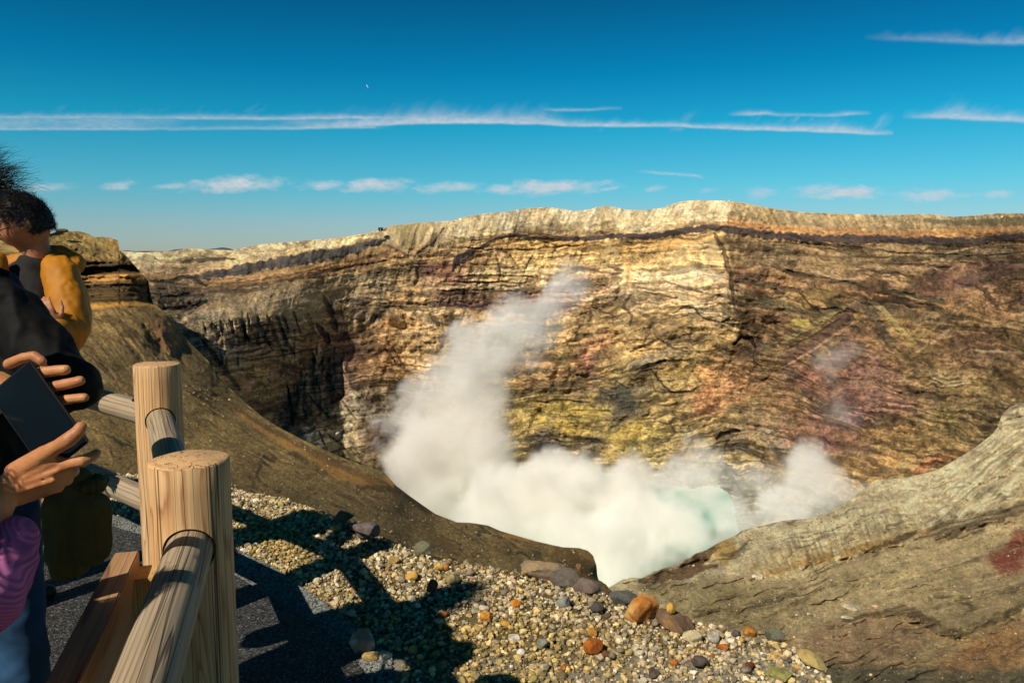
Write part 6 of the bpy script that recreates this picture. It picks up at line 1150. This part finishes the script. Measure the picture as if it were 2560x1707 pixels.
# --- olive bag hanging in front of the jeans
def bag():
    c = at(176, 1222, 2.0); w = .09; h = .14; cv = lambda x, y, z: c + Vector((x, y, z)) * 1.2
    t = empty('drawstring_bag', (c.x, c.y, c.z - h), 'olive green cloth drawstring bag hanging beside the jeans', 'bag')
    S_ = 1.2; P = [cap_part(cv(-.02, 0, -.055), 1.2 * .048, cv(-.015, 0, .05), 1.2 * .056, ((0, 1, 0), .65)), cap_part(cv(.025, 0, -.02), 1.2 * .052, cv(.02, 0, .045), 1.2 * .056, ((0, 1, 0), .65)), cap_part(cv(-.042, 0, -.085), 1.2 * .022, cv(-.03, 0, .0), 1.2 * .045, ((0, 1, 0), .7)), cap_part(cv(-.01, 0, .055), 1.2 * .05, cv(0, 0, .105), 1.2 * .045, ((0, 1, 0), .6))]
    m = cloth_mat('olive_canvas', (92, 94, 56), .9, 600, .001, .15, .1)
    solid('pouch', P, .0045, m, t, 3, folds(20, .006, (1.3, 1, .35), 31)); 
    solid('ruffle', [cap_part(cv(-.045, 0, .095), 1.2 * .016, cv(.05, 0, .108), 1.2 * .018, ((0, 1, 0), 1.6))], .003, m, t, 2, folds(55, .007, (1.6, 1.6, .2), 33))
    mc = cloth_mat('cord', (52, 50, 36)); pts = [c + Vector((.0, 0, .11)), c + Vector((-.06, .02, .2)), c + Vector((-.12, .03, .32)), Vector((-1.32, 2.0, 1.45))]
    solid('strap', chain([(p, .006) for p in pts]), .003, mc, t, 2)
bag()

# --- person in the pink sweater holding a phone, mostly outside the frame
def person_pink():
    bx, by = -1.10, .95
    root = empty('person', (bx, by, 0), 'person in a pink ribbed sweater whose sunlit hand grips a dark phone', 'person')
    hc = Vector((bx - .03, by, 1.47)); M = Matrix.Rotation(RAD(-50), 3, 'Z') @ Matrix.Rotation(RAD(-15), 3, 'X'); nk = Vector((bx, by, 1.35)); ch = Vector((bx, by, 1.17)); pel = Vector((bx, by, .9))
    YH = 1.30; wr = at(8, 1130, YH - .02); wr0 = at(-30, 1205, YH - .04)
    shr = Vector((bx + .12, by - .12, 1.29)); elr = Vector((bx + .22, by + .03, 1.04)); shl = Vector((bx - .04, by + .17, 1.29)); ell_ = Vector((bx - .04, by + .34, 1.06)); wrl = at(-60, 960, YH + .10)
    bk = Vector(ray_dir(100, 1060)) # viewing direction, away from the camera
    # right hand, back of the hand towards us
    H = [cap_part(wr, .025, at(60, 1096, YH - .005), .028, (bk, .7)), cap_part(at(40, 1085, YH - .01), .020, at(104, 1042, YH - .02), .015), cap_part(at(50, 1105, YH), .023, at(138, 1068, YH - .005), .0165, (bk, .85)), cap_part(at(40, 1130, YH), .022, at(136, 1090, YH + .012), .018, (bk, .9)), cap_part(at(30, 1140, YH + .01), .019, at(122, 1112, YH + .03), .016)]
    H += chain([(at(98, 1046, YH - .02), .0152), (at(134, 1024, YH - .03), .0118), (at(160, 1008, YH - .035), .0130), (at(178, 993, YH - .03), .0112), (at(186, 981, YH - .025), .0100)])
    H += chain([(at(136, 1070, YH - .01), .0125), (at(170, 1062, YH - .02), .0100), (at(190, 1058, YH - .02), .0104), (at(212, 1048, YH - .01), .0088), (at(222, 1040, YH - .002), .0078)])
    for (x0, y0, x1, y1, r) in ((136, 1088, 168, 1082, .0105), (128, 1106, 154, 1102, .0100), (114, 1122, 134, 1120, .0090)):
        H += chain([(at(x0, y0, YH + .01), r * 1.1), (at(x1, y1, YH + .02), r), (at(x1 - 4, y1 - 16, YH + .05), r * .92), (at(x1 - 30, y1 - 34, YH + .055), r * .8)])
    for (x0, y0, x1, y1) in ((52, 1098, 128, 1060), (44, 1114, 134, 1080), (38, 1130, 124, 1102)):   # tendons
        H += [cap_part(at(x0, y0, YH - .026), .0042, at(x1, y1, YH - .022), .0045)]
    H += chain([(wr, .0255), (wr0, .029), (elr, .038)])
    # left hand behind the phone, four fingers showing past its edge
    Lh = [cap_part(wrl, .025, at(0, 900, YH + .075), .028), cap_part(at(-10, 890, YH + .075), .03, at(60, 915, YH + .07), .022)]
    for pts, r in (([(20, 836), (52, 822), (78, 817), (96, 829)], .0092), ([(50, 866), (95, 856), (128, 851), (151, 849)], .0100), ([(66, 902), (122, 888), (160, 880), (184, 874)], .0098), ([(80, 930), (140, 920), (170, 915), (194, 913)], .0090)):
        dz = [.055, .045, .042, .040]; Lh += chain([(at(px, py, YH + dz[i]), r * (1.05 - .05 * i)) for i, (px, py) in enumerate(pts)])
    Lh += chain([(at(-20, 930, YH + .07), .014), (at(-40, 960, YH + .02), .012), (at(-20, 985, YH - .015), .010)])
    Lh += chain([(wrl, .026), (ell_, .038)])
    B = list(head_part(hc, M, .95)) + [cap_part(hc - Vector((0, 0, .05)), .052, nk, .05), ell_part(ch, (.14, .10, .18)), cap_part(ch, .11, pel, .12)] + chain([(nk, .05), (shr, .045), (elr, .038)]) + chain([(nk, .05), (shl, .045), (ell_, .038)])
    bl = legs(root, bx, by, .89, RAD(-50), cloth_mat('grey_trousers', (70, 68, 66)), r=.95)
    solid('body', B + H + Lh + bl, .0030, M_skin, root, 6, None, .5)
    M_pink = cloth_mat('pink_rib_knit', (170, 96, 144), .95, rib=(820, 120, 700), bump=.002)
    S = [ell_part(ch, (.19, .135, .22)), cap_part(ch, .145, pel + Vector((0, 0, .02)), .15), cap_part(nk - Vector((0, 0, .05)), .06, shr, .06), cap_part(nk - Vector((0, 0, .05)), .06, shl, .06)]
    c1 = at(28, 1243, YH - .03); S += chain([(shr, .068), (elr, .062), (at(-50, 1370, YH - .12), .064), (at(0, 1290, YH - .05), .056), (c1, .040)]) + chain([(shl, .068), (ell_, .06), (wrl + (ell_ - wrl) * .25, .042)])
    solid('sweater', S, .0055, M_pink, root, 5, folds(12, .004, (1, 1, 1), 41))
    solid('hair_cap', [hair_cap(hc, M, 1.0, .016, .3)], .005, M_hair, root, 3)
    R, D = scalp(hc, M, 700, 1.03, 9); strands('hair', R, D * .3, .12, .12, .0014, root, M_hair, 4.5, 9, nseg=8)
    # the phone
    A = at(70, 827, YH + .03); Bp = at(205, 1014, YH + .005); e1 = (Bp - A); Lh_ = e1.length; e1.normalize(); n = Vector((-.32, -.82, .40)); n = (n - e1 * n.dot(e1)).normalized(); e2 = n.cross(e1); e2 = e2 if e2.x < 0 else -e2; Wd = .094
    t = empty('phone', A, 'dark glass phone held up in both hands by the person in pink', 'phone'); c = (A + Bp) / 2 + e2 * Wd / 2 - A
    rot = Matrix((e1, e2, e1.cross(e2))).transposed().to_quaternion()
    mb_, nt, b = mat_new('phone_case'); b.inputs['Base Color'].default_value = (.015, .015, .018, 1); b.inputs['Roughness'].default_value = .45
    ms, nt, b = mat_new('phone_glass'); b.inputs['Base Color'].default_value = (.004, .009, .013, 1); b.inputs['Roughness'].default_value = .22; b.inputs['Specular IOR Level'].default_value = .3
    o = bm_obj('case', box_bm(Lh_, Wd, .009, .003), mb_, t); o.location = c; o.rotation_mode = 'QUATERNION'; o.rotation_quaternion = rot
    zz = e1.cross(e2); sgn = 1 if zz.dot(n) > 0 else -1
    o = bm_obj('screen', box_bm(Lh_ - .007, Wd - .007, .0012, .0004), ms, t); o.location = c + zz * sgn * .0047; o.rotation_mode = 'QUATERNION'; o.rotation_quaternion = rot
def ray_dir(x, y):
    a, f, u = ray(x, y); v = Vector((float(a), float(f), float(u))); return v.normalized()
person_pink()
def person_beside():
    x, y = -1.34, 1.56; root = empty('person', (x, y, 0), 'person in a grey jacket whose round head shadow falls on the gravel', 'person')
    V3 = Vector; hc = V3((x, y, 1.66)); M = Matrix.Rotation(RAD(-20), 3, 'Z') @ Matrix.Rotation(RAD(-10), 3, 'X'); nk = V3((x, y, 1.53)); ch = V3((x, y, 1.30)); pel = V3((x, y, .95))
    sl, sr = V3((x - .17, y, 1.42)), V3((x + .15, y, 1.42)); el, er_ = V3((x - .22, y + .03, 1.14)), V3((x + .17, y + .02, 1.14)); wl, wr = V3((x - .14, y + .2, 1.02)), V3((x + .06, y + .2, 1.05))
    B = list(head_part(hc, M, .98)) + [cap_part(hc - V3((0, 0, .05)), .055, nk, .052), ell_part(ch, (.15, .1, .18)), cap_part(ch, .11, pel, .12)] + chain([(nk, .05), (sl, .05), (el, .04), (wl, .028)]) + chain([(nk, .05), (sr, .05), (er_, .04), (wr, .028)]) + hand_parts(wl, (.5, .8, 0), (0, 0, 1), 1, 1, .6) + hand_parts(wr, (-.5, .8, 0), (0, 0, 1), -1, 1, .6)
    bl = legs(root, x, y, .95, RAD(0), cloth_mat('charcoal_trousers', (52, 50, 48)), r=.95); solid('body', B + bl, .006, M_skin2, root, 4)
    J = [ell_part(ch, (.185, .13, .22)), cap_part(ch, .14, pel + V3((0, 0, .02)), .145), cap_part(nk - V3((0, 0, .05)), .06, sl, .065), cap_part(nk - V3((0, 0, .05)), .06, sr, .065)] + chain([(sl, .068), (el, .058), (wl, .042)]) + chain([(sr, .068), (er_, .058), (wr, .042)])
    solid('jacket', J, .007, cloth_mat('grey_jacket', (70, 70, 72)), root, 5, folds(10, .006, (1, 1, .5), 51))
    solid('hair_cap', [hair_cap(hc, M, 1.0, .014, .35)], .005, M_hair, root, 3)
person_beside()
